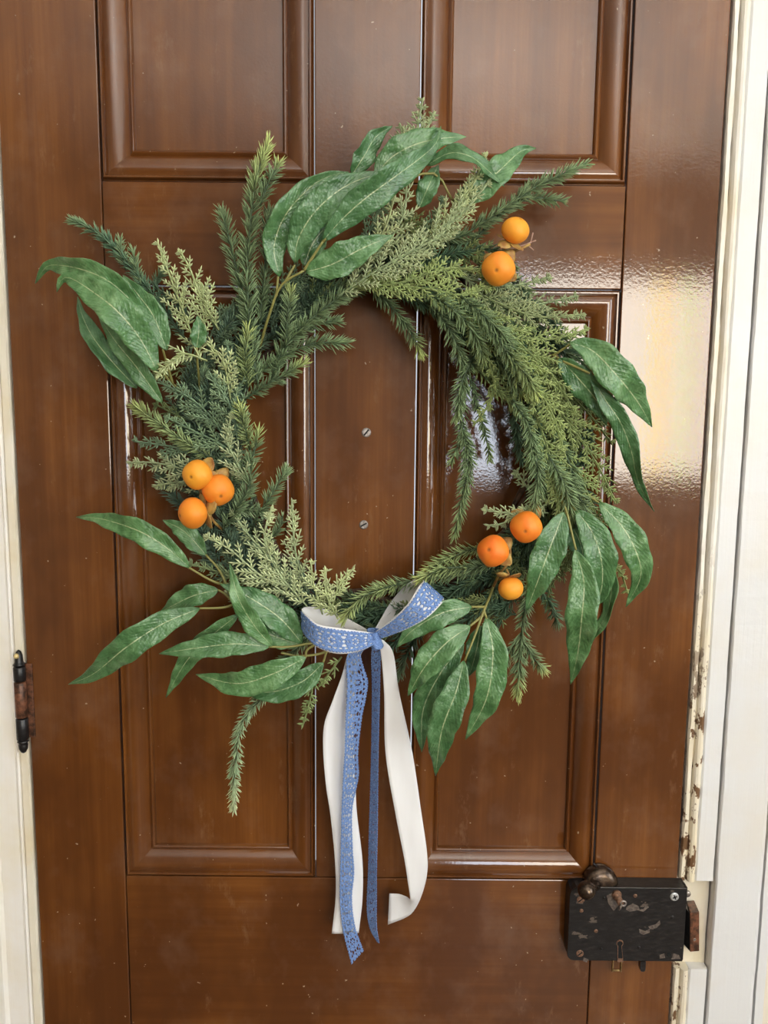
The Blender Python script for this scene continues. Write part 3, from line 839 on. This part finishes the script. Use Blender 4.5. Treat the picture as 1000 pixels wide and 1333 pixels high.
spray([[(300, 762, .05), (278, 757, .06), (246, 739, .07)]], [
    ([(247, 739), (218, 714), (182, 692), (134, 676), (99, 673)], (.07, .085, .05), 32, .2)])
spray([[(320, 778, .06), (295, 790, .07), (260, 792, .08)], [(305, 786, .066), (294, 774, .066), (284, 768, .065)], [(306, 785, .066), (310, 800, .07)], [(305, 786, .066), (287, 745, .06), (268, 722, .06)]], [
    ([(268, 722), (240, 692), (212, 677)], (.06, .06, .045), 26, .1),
    ([(284, 768), (250, 776), (208, 797)], (.065, .068, .05), 32, -.2),
    ([(260, 792), (212, 812), (164, 843), (122, 877), (89, 891)], (.08, .105, .06), 40, .1),
    ([(310, 800), (275, 828), (242, 862), (216, 908)], (.07, .072, .045), 28, .1)])
spray([[(440, 838, .06), (404, 838, .07), (376, 842, .08), (350, 842, .09)], [(440, 838, .06), (420, 850, .07), (390, 854, .075), (366, 850, .08)],
       [(412, 838, .068), (400, 846, .08), (398, 856, .09)], [(440, 838, .06), (427, 846, .07), (421, 862, .085)]], [
    ([(350, 842), (306, 838), (252, 844), (207, 851)], (.09, .10, .085), 34, -.15),
    ([(354, 841), (332, 816), (311, 780), (299, 734)], (.09, .112, .10), 26, .35),
    ([(393, 837), (364, 804), (322, 776), (286, 760)], (.075, .09, .08), 40, -.2),
    ([(390, 839), (346, 824), (310, 806)], (.075, .078, .07), 30, 0),
    ([(398, 856), (354, 878), (308, 890), (255, 878)], (.09, .10, .065), 40, .2),
    ([(421, 863), (392, 888), (350, 901), (308, 894)], (.085, .092, .075), 36, -.1)])

# --- pine tips that can be followed in the photograph: (path, height, needle length, base, tip)
PINES = [
    ([(336, 500), (326, 440), (322, 360), (326, 290), (334, 232), (349, 186)], (.06, .075, .06), 17, MID, TIP),
    ([(338, 268), (350, 236), (363, 212)], (.07, .07, .06), 14, MID, TIP),
    ([(324, 410), (310, 360), (298, 310), (288, 274)], (.06, .065, .055), 15, MID, MID),
    ([(338, 420), (344, 360), (347, 310), (349, 276)], (.055, .06, .055), 15, MID, MID),
    ([(240, 440), (200, 385), (160, 335), (128, 304), (90, 285)], (.04, .045, .03), 13, DARK * 1.3, MID * 1.2),
    ([(190, 385), (178, 352), (173, 324)], (.04, .045, .04), 11, MID, MID),
    ([(165, 352), (158, 330), (156, 312)], (.04, .045, .04), 10, MID, MID),
    ([(250, 420), (225, 390), (200, 372), (215, 350)], (.04, .04, .035), 11, DARK, MID),
    ([(352, 500), (368, 455), (400, 420), (440, 388), (490, 358)], (.05, .075, .075), 16, MID, TIP),
    ([(372, 452), (374, 415), (379, 376)], (.07, .08, .08), 14, MID, TIP),
    ([(322, 505), (319, 465), (322, 428)], (.06, .075, .075), 15, OLIVE, TIP),
    ([(322, 500), (352, 474), (404, 448), (452, 447)], (.05, .06, .06), 14, MID, MID * 1.5),
    ([(318, 520), (345, 502), (372, 487), (396, 473)], (.05, .06, .055), 14, MID, TIP),
    ([(370, 440), (400, 424), (440, 418)], (.05, .055, .05), 14, MID, MID * 1.4),
    ([(482, 372), (508, 398), (530, 425), (548, 459)], (.05, .055, .05), 15, MID, TIP),
    ([(500, 372), (545, 392), (590, 422), (620, 462), (640, 490)], (.05, .05, .04), 14, DARK * 1.5, MID),
    ([(540, 372), (590, 400), (640, 430), (680, 470), (700, 520)], (.06, .065, .05), 15, DARK * 1.6, MID),
    ([(560, 380), (600, 395), (650, 400), (690, 430)], (.06, .07, .06), 14, MID, OLIVE),
    ([(590, 430), (606, 490), (600, 545), (607, 590), (603, 640), (591, 702)], (.05, .055, .045), 13, MID, OLIVE * 1.4),
    ([(612, 490), (622, 530), (632, 565), (638, 600)], (.05, .05, .04), 10, MID, OLIVE * 1.3),
    ([(604, 550), (596, 580), (587, 602)], (.05, .05, .045), 10, MID, OLIVE * 1.3),
    ([(612, 470), (640, 500), (660, 520), (680, 538)], (.06, .07, .065), 12, OLIVE, TIP * .9),
    ([(640, 460), (665, 490), (680, 515)], (.07, .085, .08), 15, MID, TIP),
    ([(650, 400), (672, 440), (692, 490), (697, 530)], (.06, .075, .07), 14, DARK * 1.7, OLIVE * 1.3),
    ([(690, 520), (700, 560), (705, 600), (706, 650)], (.06, .075, .07), 14, DARK * 1.8, OLIVE * 1.3),
    ([(670, 500), (672, 550), (680, 600)], (.04, .045, .04), 14, DARK, DARK * 1.6),
    ([(720, 560), (740, 600), (750, 640), (742, 680)], (.06, .075, .06), 14, MID, OLIVE * 1.3),
    ([(560, 315), (602, 306), (646, 278), (700, 242), (764, 213)], (.06, .065, .045), 13, MID, MID * 1.35),
    ([(660, 275), (690, 258), (735, 262)], (.05, .05, .04), 12, MID, MID * 1.3),
    ([(612, 318), (640, 290), (672, 262), (690, 240)], (.05, .055, .045), 11, MID, MID * 1.3),
    ([(540, 350), (590, 330), (640, 325), (670, 345)], (.05, .055, .05), 13, DARK * 1.6, MID),
    ([(632, 712), (596, 722), (556, 742)], (.055, .07, .07), 15, OLIVE, TIP),
    ([(655, 728), (600, 744), (540, 756), (476, 772)], (.05, .055, .06), 15, MID, OLIVE * 1.3),
    ([(640, 740), (600, 765), (560, 790)], (.045, .05, .05), 15, DARK, MID),
    ([(660, 750), (640, 780), (600, 800)], (.04, .04, .04), 14, DARK, DARK * 1.6),
    ([(690, 760), (682, 800), (677, 850), (674, 906)], (.05, .06, .05), 15, MID, TIP),
    ([(680, 830), (692, 852), (707, 872)], (.055, .06, .05), 14, MID, TIP),
    ([(676, 830), (662, 850), (652, 876)], (.055, .05, .045), 13, MID, OLIVE),
    ([(700, 760), (715, 785), (726, 812)], (.05, .05, .04), 13, DARK * 1.5, MID),
    ([(672, 800), (655, 800), (640, 816)], (.045, .04, .04), 13, DARK, MID),
    ([(275, 596), (240, 575), (208, 552), (176, 529)], (.06, .07, .05), 14, OLIVE, TIP * .8),
    ([(300, 630), (318, 610), (332, 585), (336, 562)], (.06, .07, .065), 14, MID, TIP),
    ([(330, 680), (346, 655), (362, 630), (372, 612)], (.06, .07, .06), 14, MID, MID * 1.3),
    ([(290, 690), (310, 660), (325, 630), (325, 600)], (.06, .075, .07), 15, MID, MID * 1.2),
    ([(350, 705), (362, 690), (368, 672)], (.05, .055, .05), 11, MID, MID * 1.4),
    ([(302, 668), (330, 664), (352, 672)], (.06, .065, .06), 11, GREY, PALE * .8),
    ([(385, 893), (346, 906), (316, 940), (306, 1000), (304, 1056)], (.06, .06, .035), 12, GREY, PALE * .9),
    ([(420, 790), (400, 830), (350, 880), (325, 930)], (.045, .05, .05), 12, MID, GREY),
    ([(520, 760), (470, 778), (448, 806)], (.07, .085, .085), 14, OLIVE, TIP * .8),
    ([(610, 738), (580, 740), (548, 753)], (.07, .08, .085), 15, OLIVE, TIP),
    ([(545, 376), (590, 402), (618, 436), (630, 470)], (.075, .10, .085), 15, MID * 1.1, OLIVE),
    ([(600, 386), (640, 420), (676, 462)], (.09, .108, .095), 15, MID * 1.1, OLIVE * 1.1),
    ([(620, 402), (656, 452), (684, 500)], (.09, .108, .095), 14, MID, OLIVE * 1.2),
    ([(560, 392), (586, 430), (602, 472)], (.07, .085, .075), 15, MID * .95, MID),
    ([(655, 452), (682, 484), (700, 516)], (.10, .112, .10), 14, OLIVE, TIP),
    ([(690, 560), (700, 612), (695, 662)], (.09, .105, .09), 15, MID * 1.1, OLIVE),
    ([(712, 590), (735, 632), (744, 672)], (.09, .10, .085), 15, MID * 1.1, OLIVE * 1.1),
    ([(728, 610), (756, 650), (772, 692)], (.07, .085, .065), 15, MID * .95, OLIVE * 1.1),
    ([(668, 520), (690, 560), (692, 604)], (.09, .105, .095), 14, MID * 1.1, OLIVE * 1.1),
    ([(622, 452), (602, 496), (594, 545)], (.06, .07, .06), 14, MID, OLIVE * 1.2),
    ([(606, 560), (612, 600), (606, 640)], (.05, .055, .05), 12, MID, OLIVE * 1.2),
    ([(326, 585), (318, 556), (312, 528)], (.07, .09, .085), 13, OLIVE, TIP),
    ([(540, 800), (520, 830), (500, 850)], (.045, .045, .04), 14, DARK, MID),
    ([(600, 770), (560, 800), (530, 850), (520, 880)], (.04, .04, .035), 14, DARK, MID),
]
for pts, hs, L, b, t in PINES:
    pine(H(pts, *hs), L, b, t)

# --- cedar sprays that can be followed
CEDARS = [
    ([(262, 470), (240, 410), (222, 362), (206, 318)], (.06, .07, .06), 30, KHAKI, PALE, .1),
    ([(268, 440), (262, 395), (248, 352), (236, 330)], (.06, .075, .065), 26, KHAKI, PALE, -.2),
    ([(285, 430), (268, 400), (262, 372)], (.06, .075, .07), 28, KHAKI, PALE, .2),
    ([(270, 470), (240, 460), (222, 470), (208, 486)], (.08, .095, .09), 22, KHAKI, PALE, .2),
    ([(300, 520), (290, 470), (262, 440)], (.07, .08, .08), 28, KHAKI, PALE, .3),
    ([(300, 590), (280, 550), (250, 520), (212, 500)], (.06, .075, .07), 34, BLUE, GREY, .1),
    ([(310, 580), (300, 530), (275, 490)], (.06, .08, .08), 30, BLUE, GREY, -.2),
    ([(320, 560), (300, 500), (296, 450)], (.05, .07, .07), 30, BLUE, GREY, .2),
    ([(320, 610), (290, 580), (250, 560), (220, 545)], (.06, .07, .06), 28, BLUE, GREY * 1.2, -.1),
    ([(300, 640), (250, 615), (205, 603), (172, 602)], (.045, .055, .045), 30, GREY, PALE * .8, .1),
    ([(280, 640), (240, 628), (205, 632)], (.04, .045, .04), 28, GREY, PALE * .8, .2),
    ([(300, 610), (255, 590), (215, 580), (178, 575)], (.05, .06, .05), 26, BLUE, GREY, .1),
    ([(330, 640), (310, 605), (296, 575), (300, 545)], (.06, .085, .085), 26, GREY, PALE * .8, .1),
    ([(380, 780), (330, 742), (300, 716), (272, 700)], (.07, .085, .08), 30, GREY, PALE, 0),
    ([(390, 770), (345, 720), (318, 690), (305, 670)], (.07, .08, .07), 30, GREY, PALE * .9, .2),
    ([(400, 770), (385, 720), (380, 655)], (.06, .07, .06), 24, GREY, PALE * .9, .1),
    ([(400, 790), (362, 745), (345, 700), (352, 665)], (.07, .085, .08), 28, GREY, PALE, .1),
    ([(420, 800), (408, 760), (405, 735)], (.07, .085, .08), 24, KHAKI, PALE, .1),
    ([(430, 800), (440, 765), (458, 742)], (.07, .08, .075), 22, KHAKI, PALE, .1),
    ([(440, 806), (425, 775), (424, 744)], (.07, .085, .08), 22, KHAKI, PALE, -.1),
    ([(380, 800), (340, 780), (300, 770)], (.05, .06, .06), 26, GREY, PALE * .8, .1),
    ([(390, 770), (340, 765), (285, 745), (250, 735)], (.05, .055, .05), 26, KHAKI * .8, GREY, .1),
    ([(410, 870), (405, 905), (395, 942)], (.05, .05, .04), 15, OLIVE, OLIVE * 1.6, .1),
    ([(445, 855), (432, 872), (418, 890)], (.06, .065, .06), 16, OLIVE, KHAKI * 1.3, .1),
    ([(548, 196), (544, 165), (550, 132)], (.06, .065, .055), 16, GREY, PALE * .9, .1),
    ([(528, 210), (525, 185), (522, 166)], (.06, .065, .06), 18, GREY, PALE * .8, .1),
    ([(546, 190), (556, 168), (564, 150)], (.06, .06, .055), 14, GREY, PALE * .9, .1),
    ([(452, 370), (500, 320), (525, 280), (530, 230)], (.07, .085, .085), 34, GREY, PALE * .75, .1),
    ([(440, 385), (490, 352), (540, 325), (580, 300), (600, 262)], (.08, .095, .085), 34, GREY, PALE * .8, .1),
    ([(470, 350), (500, 300), (512, 262)], (.07, .09, .09), 26, KHAKI, PALE * .85, -.1),
    ([(540, 340), (580, 290), (610, 250), (632, 205)], (.07, .085, .075), 28, KHAKI, PALE * .9, .1),
    ([(520, 350), (570, 300), (600, 280), (640, 232)], (.08, .09, .08), 26, GREY, PALE * .8, .2),
    ([(470, 330), (490, 280), (510, 240)], (.06, .07, .065), 26, BLUE, GREY, .1),
    ([(530, 360), (560, 310), (575, 262)], (.06, .07, .07), 30, BLUE, GREY * 1.1, .2),
    ([(470, 372), (520, 368), (580, 350), (625, 352)], (.08, .09, .08), 32, OLIVE, KHAKI * 1.4, .1),
    ([(500, 372), (560, 376), (600, 384), (640, 372)], (.075, .09, .085), 30, OLIVE, KHAKI * 1.4, .1),
    ([(560, 350), (620, 365), (665, 372), (712, 362)], (.06, .075, .06), 28, GREY, PALE * .7, .1),
    ([(600, 370), (650, 395), (700, 412), (756, 410)], (.07, .085, .06), 30, OLIVE, PALE * .7, .1),
    ([(600, 380), (650, 400), (705, 395), (748, 386)], (.06, .075, .055), 28, GREY, PALE * .7, .1),
    ([(610, 395), (660, 430), (710, 442), (762, 430)], (.075, .09, .06), 32, OLIVE, KHAKI * 1.4, .1),
    ([(630, 400), (680, 450), (720, 490), (745, 530)], (.08, .10, .08), 34, OLIVE, KHAKI * 1.3, -.1),
    ([(650, 430), (690, 490), (720, 540), (735, 590)], (.08, .10, .085), 32, OLIVE, KHAKI * 1.3, .1),
    ([(690, 450), (730, 500), (768, 540), (795, 575)], (.05, .06, .045), 32, OLIVE * .7, KHAKI, .1),
    ([(700, 500), (740, 550), (775, 600), (800, 650)], (.06, .07, .05), 34, OLIVE * .8, KHAKI * 1.2, .1),
    ([(690, 520), (712, 580), (725, 640), (728, 690)], (.075, .095, .08), 30, OLIVE, KHAKI * 1.2, .1),
    ([(720, 560), (755, 620), (780, 680), (790, 720)], (.06, .07, .05), 28, OLIVE, KHAKI * 1.2, .1),
    ([(600, 400), (630, 450), (644, 500)], (.07, .085, .08), 26, OLIVE, KHAKI * 1.3, .1),
    ([(640, 430), (650, 480), (640, 520), (620, 550)], (.06, .07, .06), 22, OLIVE, KHAKI * 1.2, .1),
    ([(722, 650), (690, 668), (660, 668), (634, 664)], (.07, .085, .08), 22, GREY, PALE * .85, .1),
    ([(714, 668), (686, 668), (654, 682), (638, 684)], (.075, .085, .08), 14, GREY, PALE * .85, .3),
    ([(690, 640), (680, 625), (672, 616)], (.06, .06, .055), 16, GREY, PALE * .8, .1),
    ([(745, 690), (785, 720), (808, 745), (816, 768)], (.045, .045, .035), 14, KHAKI, KHAKI * 1.5, .1),
    ([(740, 700), (720, 740), (712, 790)], (.05, .055, .05), 24, OLIVE * .8, OLIVE * 1.4, .1),
    ([(660, 700), (672, 740), (680, 780)], (.045, .05, .05), 24, OLIVE * .6, OLIVE, .1),
    ([(660, 780), (640, 820), (630, 850)], (.04, .045, .045), 22, OLIVE * .5, OLIVE, .1),
    ([(310, 500), (240, 480), (185, 492), (150, 480)], (.03, .035, .03), 20, OLIVE * .6, KHAKI, .1),
    ([(280, 560), (240, 545), (205, 528)], (.03, .04, .035), 24, OLIVE * .6, OLIVE, .1),
]
for pts, hs, wd, b, t, tl_ in CEDARS:
    cedar(H(pts, *hs), wd, b, t, tl_)

# --- under-layer: shorter tips all round the ring, following its clockwise lay
fill = random.Random(11)
for k in range(220):  # tips coloured darker, standing for the shade in the gaps between sprigs
    a = k * 360 / 220 + fill.uniform(-3, 3)
    ri, ro = poly(a, INNER) + 18, poly(a, OUTER) - 30
    r_ = ri + (ro - ri) * fill.random(); ln = fill.uniform(55, 95)
    da = -math.degrees(ln / r_) * fill.uniform(.7, 1.0)
    r2 = r_ + fill.uniform(-32, 45)
    r2 = min(max(r2, poly(a + da, INNER) + 14), poly(a + da, OUTER) - 14)
    h = fill.uniform(.014, .044)
    pt = [(WC[0] + rr * math.cos(math.radians(aa)), WC[1] - rr * math.sin(math.radians(aa))) for aa, rr in ((a, r_), (a + da * .5, (r_ + r2) / 2 + 4), (a + da, r2))]
    left_side = 120 < a % 360 < 260
    if k % 5 < 3: pine(H(pt, h, h + .012, h + .008), fill.uniform(12, 15), (BLUE * .8 if left_side else DARK) * fill.uniform(.6, 1.1), (GREY if left_side else OLIVE) * fill.uniform(.6, 1.1), 2.0)
    else: cedar(H(pt, h, h + .015, h + .01), fill.uniform(22, 30), (BLUE if left_side else OLIVE) * fill.uniform(.45, .85), (GREY if left_side else KHAKI) * fill.uniform(.6, 1.0), fill.uniform(-.4, .4))

# ------------------------------------------------------------------ persimmons
def fruit(px, r, h, dirv, label, warm=0.5, squash=0.90):
    """dirv: where the blossom end points, in the picture's right, up, towards the room"""
    c = P(px[0], px[1], h); R = r * 0.001 * (D - h)
    ax = unit(np.array([dirv[0], -dirv[2], dirv[1]], dtype=float))
    a = unit(np.cross(ax, [0.21, 0.1, 1.0])); b = np.cross(ax, a)
    V, col = [], []; nu, nv = 32, 20
    yl, rd = np.array([.86, .36, .030]), np.array([.82, .165, .018])
    for i in range(nv + 1):
        th = math.pi * i / nv; s = math.cos(th); rr = math.sin(th)
        k = 1 - 0.07 * math.exp(-(th / .14) ** 2) - 0.24 * math.exp(-((math.pi - th) / .28) ** 2)
        for j in range(nu):
            f = 2 * math.pi * j / nu
            lob = 1 + 0.030 * math.cos(4 * f) * rr
            q = ax * s * R * squash * k + (a * math.cos(f) + b * math.sin(f)) * rr * R * lob
            V.append(c + q)
            g = min(1, max(0, .5 + .5 * s * (2 * warm - 1) + (warm - .5) * .9 + .08 * math.sin(3 * f)))
            cc = yl * (1 - g) + rd * g
            if th < .08: cc = np.array([.16, .05, .012])
            col.append(cc)
    Fc = [(i * nu + j, i * nu + (j + 1) % nu, (i + 1) * nu + (j + 1) % nu, (i + 1) * nu + j) for i in range(nv) for j in range(nu)]
    o = link('persimmon', V - c, [f[::-1] for f in Fc], FRUIT, col=col); o.location = c
    tag(o, label, 'persimmon', 'orange persimmons wired onto the wreath')
    # four dry sepals curling off the stalk end, and the stalk
    base = c - ax * R * squash * .80
    for k in range(4):
        f = k * math.pi / 2 + .5 + r; d = a * math.cos(f) + b * math.sin(f); sd = np.cross(ax, d)
        VV = []
        for i in range(7):
            t = i / 6; w_ = R * .50 * math.sin(math.pi * (t * .86 + .10)) ** .8
            cen = base + d * R * 1.22 * t + ax * R * (-.10 + .05 * math.sin(4 * t + k) - .30 * t * (1 - t) - .26 * t * t * (1 if k % 2 else .3))
            for u in (-1, -.4, .4, 1): VV.append(cen + sd * u * w_ - ax * R * .10 * u * u * (1 if k % 2 else -.6))
        link('sepal', VV, [(i * 4 + j, i * 4 + j + 1, i * 4 + j + 5, i * 4 + j + 4) for i in range(6) for j in range(3)], CALYX, o, solid=.0006)
    link('stalk', *tube([base + ax * R * .1, base - ax * R * .45, base - ax * R * .8 + a * R * .2], .0013), CALYX, o)
    return o


fruit((671, 300), 17.5, .085, (.3, .75, .45), 'small yellow-orange persimmon, upper of the two beside the topmost pine tip', .15)
fruit((649, 350), 21, .095, (-.25, -.25, .9), 'peach-orange persimmon hanging just below the small one at the upper right', .45)
fruit((257, 618), 19.5, .105, (-.25, -.1, .95), 'uppermost persimmon in the trio on the left of the wreath', .22)
fruit((284, 638), 21, .095, (.38, -.35, .85), 'persimmon tucked behind and right of the uppermost one in the left trio', .55)
fruit((251, 668), 20.5, .105, (-.8, -.1, .6), 'lowest persimmon in the left trio, above a long green leaf', .50)
fruit((642, 717), 21, .105, (-.42, .22, .85), 'deep orange persimmon in the right trio nearest the middle of the wreath', .75)
fruit((685, 686), 21, .10, (-.22, -.18, .95), 'uppermost persimmon in the right trio, under a cedar spray', .65)
fruit((665, 766), 17, .095, (.1, -.9, .4), 'small yellow-orange persimmon, lowest of the right trio', .2)
for pts in ([(690, 318, .07), (672, 326, .075), (655, 328, .07), (640, 338, .05)], [(283, 612, .07), (272, 640, .07), (274, 672, .07), (290, 690, .05)], [(662, 700, .07), (664, 728, .075), (650, 748, .07), (640, 770, .05)]):
    link('wired_twig', *tube(spline(pix3(pts), 10), .0016, 6), CALYX, wreath)
link('bare_twig', *join([tube(pix3([(672, 322, .075), (686, 318, .07), (692, 315, .07)]), .0009, 5), tube(pix3([(686, 318, .07), (695, 326, .07)]), .0008, 5), tube(pix3([(691, 315, .07), (694, 303, .068)]), .0008, 5), tube(pix3([(692, 315, .07), (698, 313, .07)]), .0007, 5)]),
     simple('pinkish_twig', (.42, .26, .20), .7), wreath)

# ------------------------------------------------------------------ ribbon bow
bow = empty('ribbon_bow', P(488, 832, .06), 'cream satin and blue lace ribbon bow with long tails at the bottom of the wreath', 'bow')


def surf(rows, nu, nv, off=0.0, inset=0.0, sag=0.0):
    """a ribbon from rows of (Lx, Ly, Lh, Rx, Ry, Rh)"""
    L3 = np.array([P(*r[:3]) for r in rows]); R3 = np.array([P(*r[3:]) for r in rows])
    S = spline(np.concatenate([(L3 + R3) / 2, L3, R3], 1), nv)
    Lc, Rc = S[:, 3:6], S[:, 6:9]
    u = np.linspace(inset, 1 - inset, nu)[None, :, None]
    G_ = Lc[:, None] * (1 - u) + Rc[:, None] * u
    du = np.gradient(G_, axis=1); dv = np.gradient(G_, axis=0)
    nm = unit(np.cross(du, dv))
    if sag: G_ = G_ + nm * (sag * (1 - (2 * u - 1) ** 2))
    return G_ + nm * off, S[:, :3]


def ribbon(name, rows, nv=60, sag=0.0, rip=0.0):
    G_, _ = surf(rows, 9, nv, sag=sag)
    if rip:
        k = np.linspace(0, 1, nv)[:, None]; u = np.linspace(-1, 1, 9)[None]
        G_[:, :, 1] -= rip * (np.sin(k * 9 + 2.2 * u) + .5 * np.sin(k * 21 - 3 * u + 1))
    Fc = [(i * 9 + j, i * 9 + j + 1, (i + 1) * 9 + j + 1, (i + 1) * 9 + j) for i in range(nv - 1) for j in range(8)]
    return link(name, G_.reshape(-1, 3), Fc, SATIN, bow, solid=.0004)


def lace(name, rows, off, cell=0.00115, inset=0.03):
    nu = 27
    L3 = np.array([P(*r[:3]) for r in rows]); R3 = np.array([P(*r[3:]) for r in rows]); mid = (L3 + R3) / 2
    ln = np.linalg.norm(np.diff(mid, axis=0), axis=1).sum() * 1.04
    nv = int(ln / cell)
    G_, ctr = surf(rows, nu, nv, off, inset)
    s = np.concatenate([[0], np.cumsum(np.linalg.norm(np.diff(ctr, axis=0), axis=1))])
    wid = 0.025
    v = ((s[:-1] + s[1:]) / 2 / wid)[:, None]; u = (np.linspace(-1, 1, nu)[:-1] + 1 / (nu - 1))[None]
    def near(du, dv, ru, rv): return (du / ru) ** 2 + (dv / rv) ** 2 < 1
    def wrap(x, p, o=0): return (x - o + p / 2) % p - p / 2
    hole = np.zeros(np.broadcast(u, v).shape, bool)
    for sg in (1, -1):
        hole |= near(u - sg * .60, wrap(v, .26), .10, .075)                 # row of eyelets beside each edge
        hole |= near(u - sg * .36, wrap(v, 1.1, .55), .13, .11)
    for k in range(6):                                                     # rosettes down the middle
        t = k * math.pi / 3
        hole |= near(u - .28 * math.cos(t), wrap(v, 1.1, .14 * math.sin(t)), .105, .055)
    hole |= near(u, wrap(v, 1.1, .55), .12, .07)
    hole |= near(u - .02, wrap(v, 1.1, .36), .07, .05) | near(u + .02, wrap(v, 1.1, -.36), .07, .05)
    hole |= np.abs(u) > (.90 + .10 * np.abs(np.sin(v * math.pi / .15)))    # scalloped edges
    V = G_.reshape(-1, 3)
    ii, jj = np.nonzero(~hole)
    Fc = np.stack([ii * nu + jj, ii * nu + jj + 1, (ii + 1) * nu + jj + 1, (ii + 1) * nu + jj], 1)
    used = np.unique(Fc); mp = np.full(len(V), -1); mp[used] = np.arange(len(used))
    return link(name, V[used], mp[Fc], LACE, bow, solid=.0007)


loopL = [(487, 824, .086, 488, 839, .086), (466, 821, .101, 466, 848, .101), (437, 817, .110, 440, 851, .110), (415, 813, .108, 416, 844, .108), (401, 802, .098, 401, 832, .098),
         (393, 794, .082, 394, 820, .082), (399, 790, .066, 399, 814, .066), (414, 791, .056, 414, 814, .056), (440, 799, .053, 438, 824, .053), (465, 812, .058, 462, 832, .058), (484, 823, .072, 483, 838, .072)]
loopR = [(489, 822, .086, 497, 831, .086), (510, 807, .101, 527, 820, .101), (531, 786, .110, 555, 805, .110), (545, 764, .104, 573, 788, .104), (551, 756, .088, 578, 780, .088),
         (544, 753, .071, 569, 775, .071), (527, 763, .058, 550, 785, .058), (508, 785, .054, 526, 804, .054), (488, 819, .070, 496, 831, .070)]
ribbon('satin_loop', loopL, 60); ribbon('satin_loop', loopR, 60)
lace('lace_loop', loopL[:6], -.0012, inset=.05); lace('lace_loop', loopR[:5], .0012, inset=.05)
ribbon('satin_tail', [(466, 838, .066, 480, 840, .064), (453, 852, .062, 470, 852, .056), (445, 880, .060, 464, 884, .044), (432, 915, .058, 462, 918, .038), (422, 944, .056, 461, 948, .036), (421, 980, .052, 461, 985, .034), (425, 1025, .046, 463, 1025, .032),
                      (430, 1060, .042, 465, 1060, .032), (436, 1120, .036, 472, 1120, .032), (437, 1167, .034, 472, 1170, .032), (432, 1215, .036, 467, 1215, .030)], 80, rip=.0012)
ribbon('satin_tail', [(489, 830, .074, 499, 833, .074), (495, 845, .072, 512, 850, .070), (500, 900, .062, 520, 902, .058), (502, 980, .054, 537, 980, .048), (515, 1060, .050, 549, 1060, .044), (526, 1116, .049, 556, 1110, .044),
                      (531, 1148, .047, 556, 1138, .042), (534, 1170, .042, 549, 1166, .034), (530, 1168, .032, 539, 1186, .026), (520, 1164, .025, 528, 1195, .022), (507, 1163, .022, 505, 1204, .020)], 90, rip=.0006)
LT = [(468, 842, .074, 482, 842, .074), (452, 852, .070, 471, 850, .070), (450, 870, .068, 474, 867, .066), (451, 890, .066, 480, 886, .062), (450, 915, .066, 478, 906, .060), (449, 942, .064, 472, 935, .060), (448, 980, .060, 467, 980, .057), (446, 1008, .056, 468, 1008, .052),
      (445, 1030, .054, 464, 1030, .050), (444, 1060, .050, 459, 1057, .047), (443, 1105, .046, 460, 1105, .044), (442, 1135, .044, 462, 1135, .041), (442, 1175, .042, 459, 1170, .039), (446, 1212, .040, 463, 1205, .037), (457, 1256, .038, 474, 1237, .036)]
lace('lace_tail', LT, 0.0)
lace('lace_tail', [(484, 838, .070, 497, 836, .074), (483, 860, .056, 496, 858, .066), (484, 900, .044, 495, 900, .058), (483, 980, .036, 493, 980, .052), (480, 1080, .030, 492, 1080, .046), (479, 1130, .028, 491, 1130, .044), (477, 1180, .027, 491, 1170, .040), (481, 1208, .027, 491, 1205, .036), (491, 1226, .028, 494, 1228, .032)], 0.0)
# the knot: a pinched wrap of lace
kn = [P(488 + 6 * math.cos(t), 832, .083 + .012 * math.sin(t)) for t in np.linspace(0, 2 * math.pi, 14)]
V, Fc = [], []
for i in range(14):
    t = 2 * math.pi * i / 14
    for j in range(9):
        s = j / 8; z = -1 + 2 * s; rr = (.0062 + .0016 * z * z) * (1 + .10 * math.sin(3 * t + 4 * z))
        V.append(P(488.5 + 2.5 * z, 831 + 10.5 * z, .080) + np.array([rr * math.cos(t), -rr * 1.5 * math.sin(t), 0]))
        if j < 8: Fc.append((i * 9 + j, i * 9 + j + 1, ((i + 1) % 14) * 9 + j + 1, ((i + 1) % 14) * 9 + j))
link('knot', V, Fc, LACE, bow, solid=.0006)
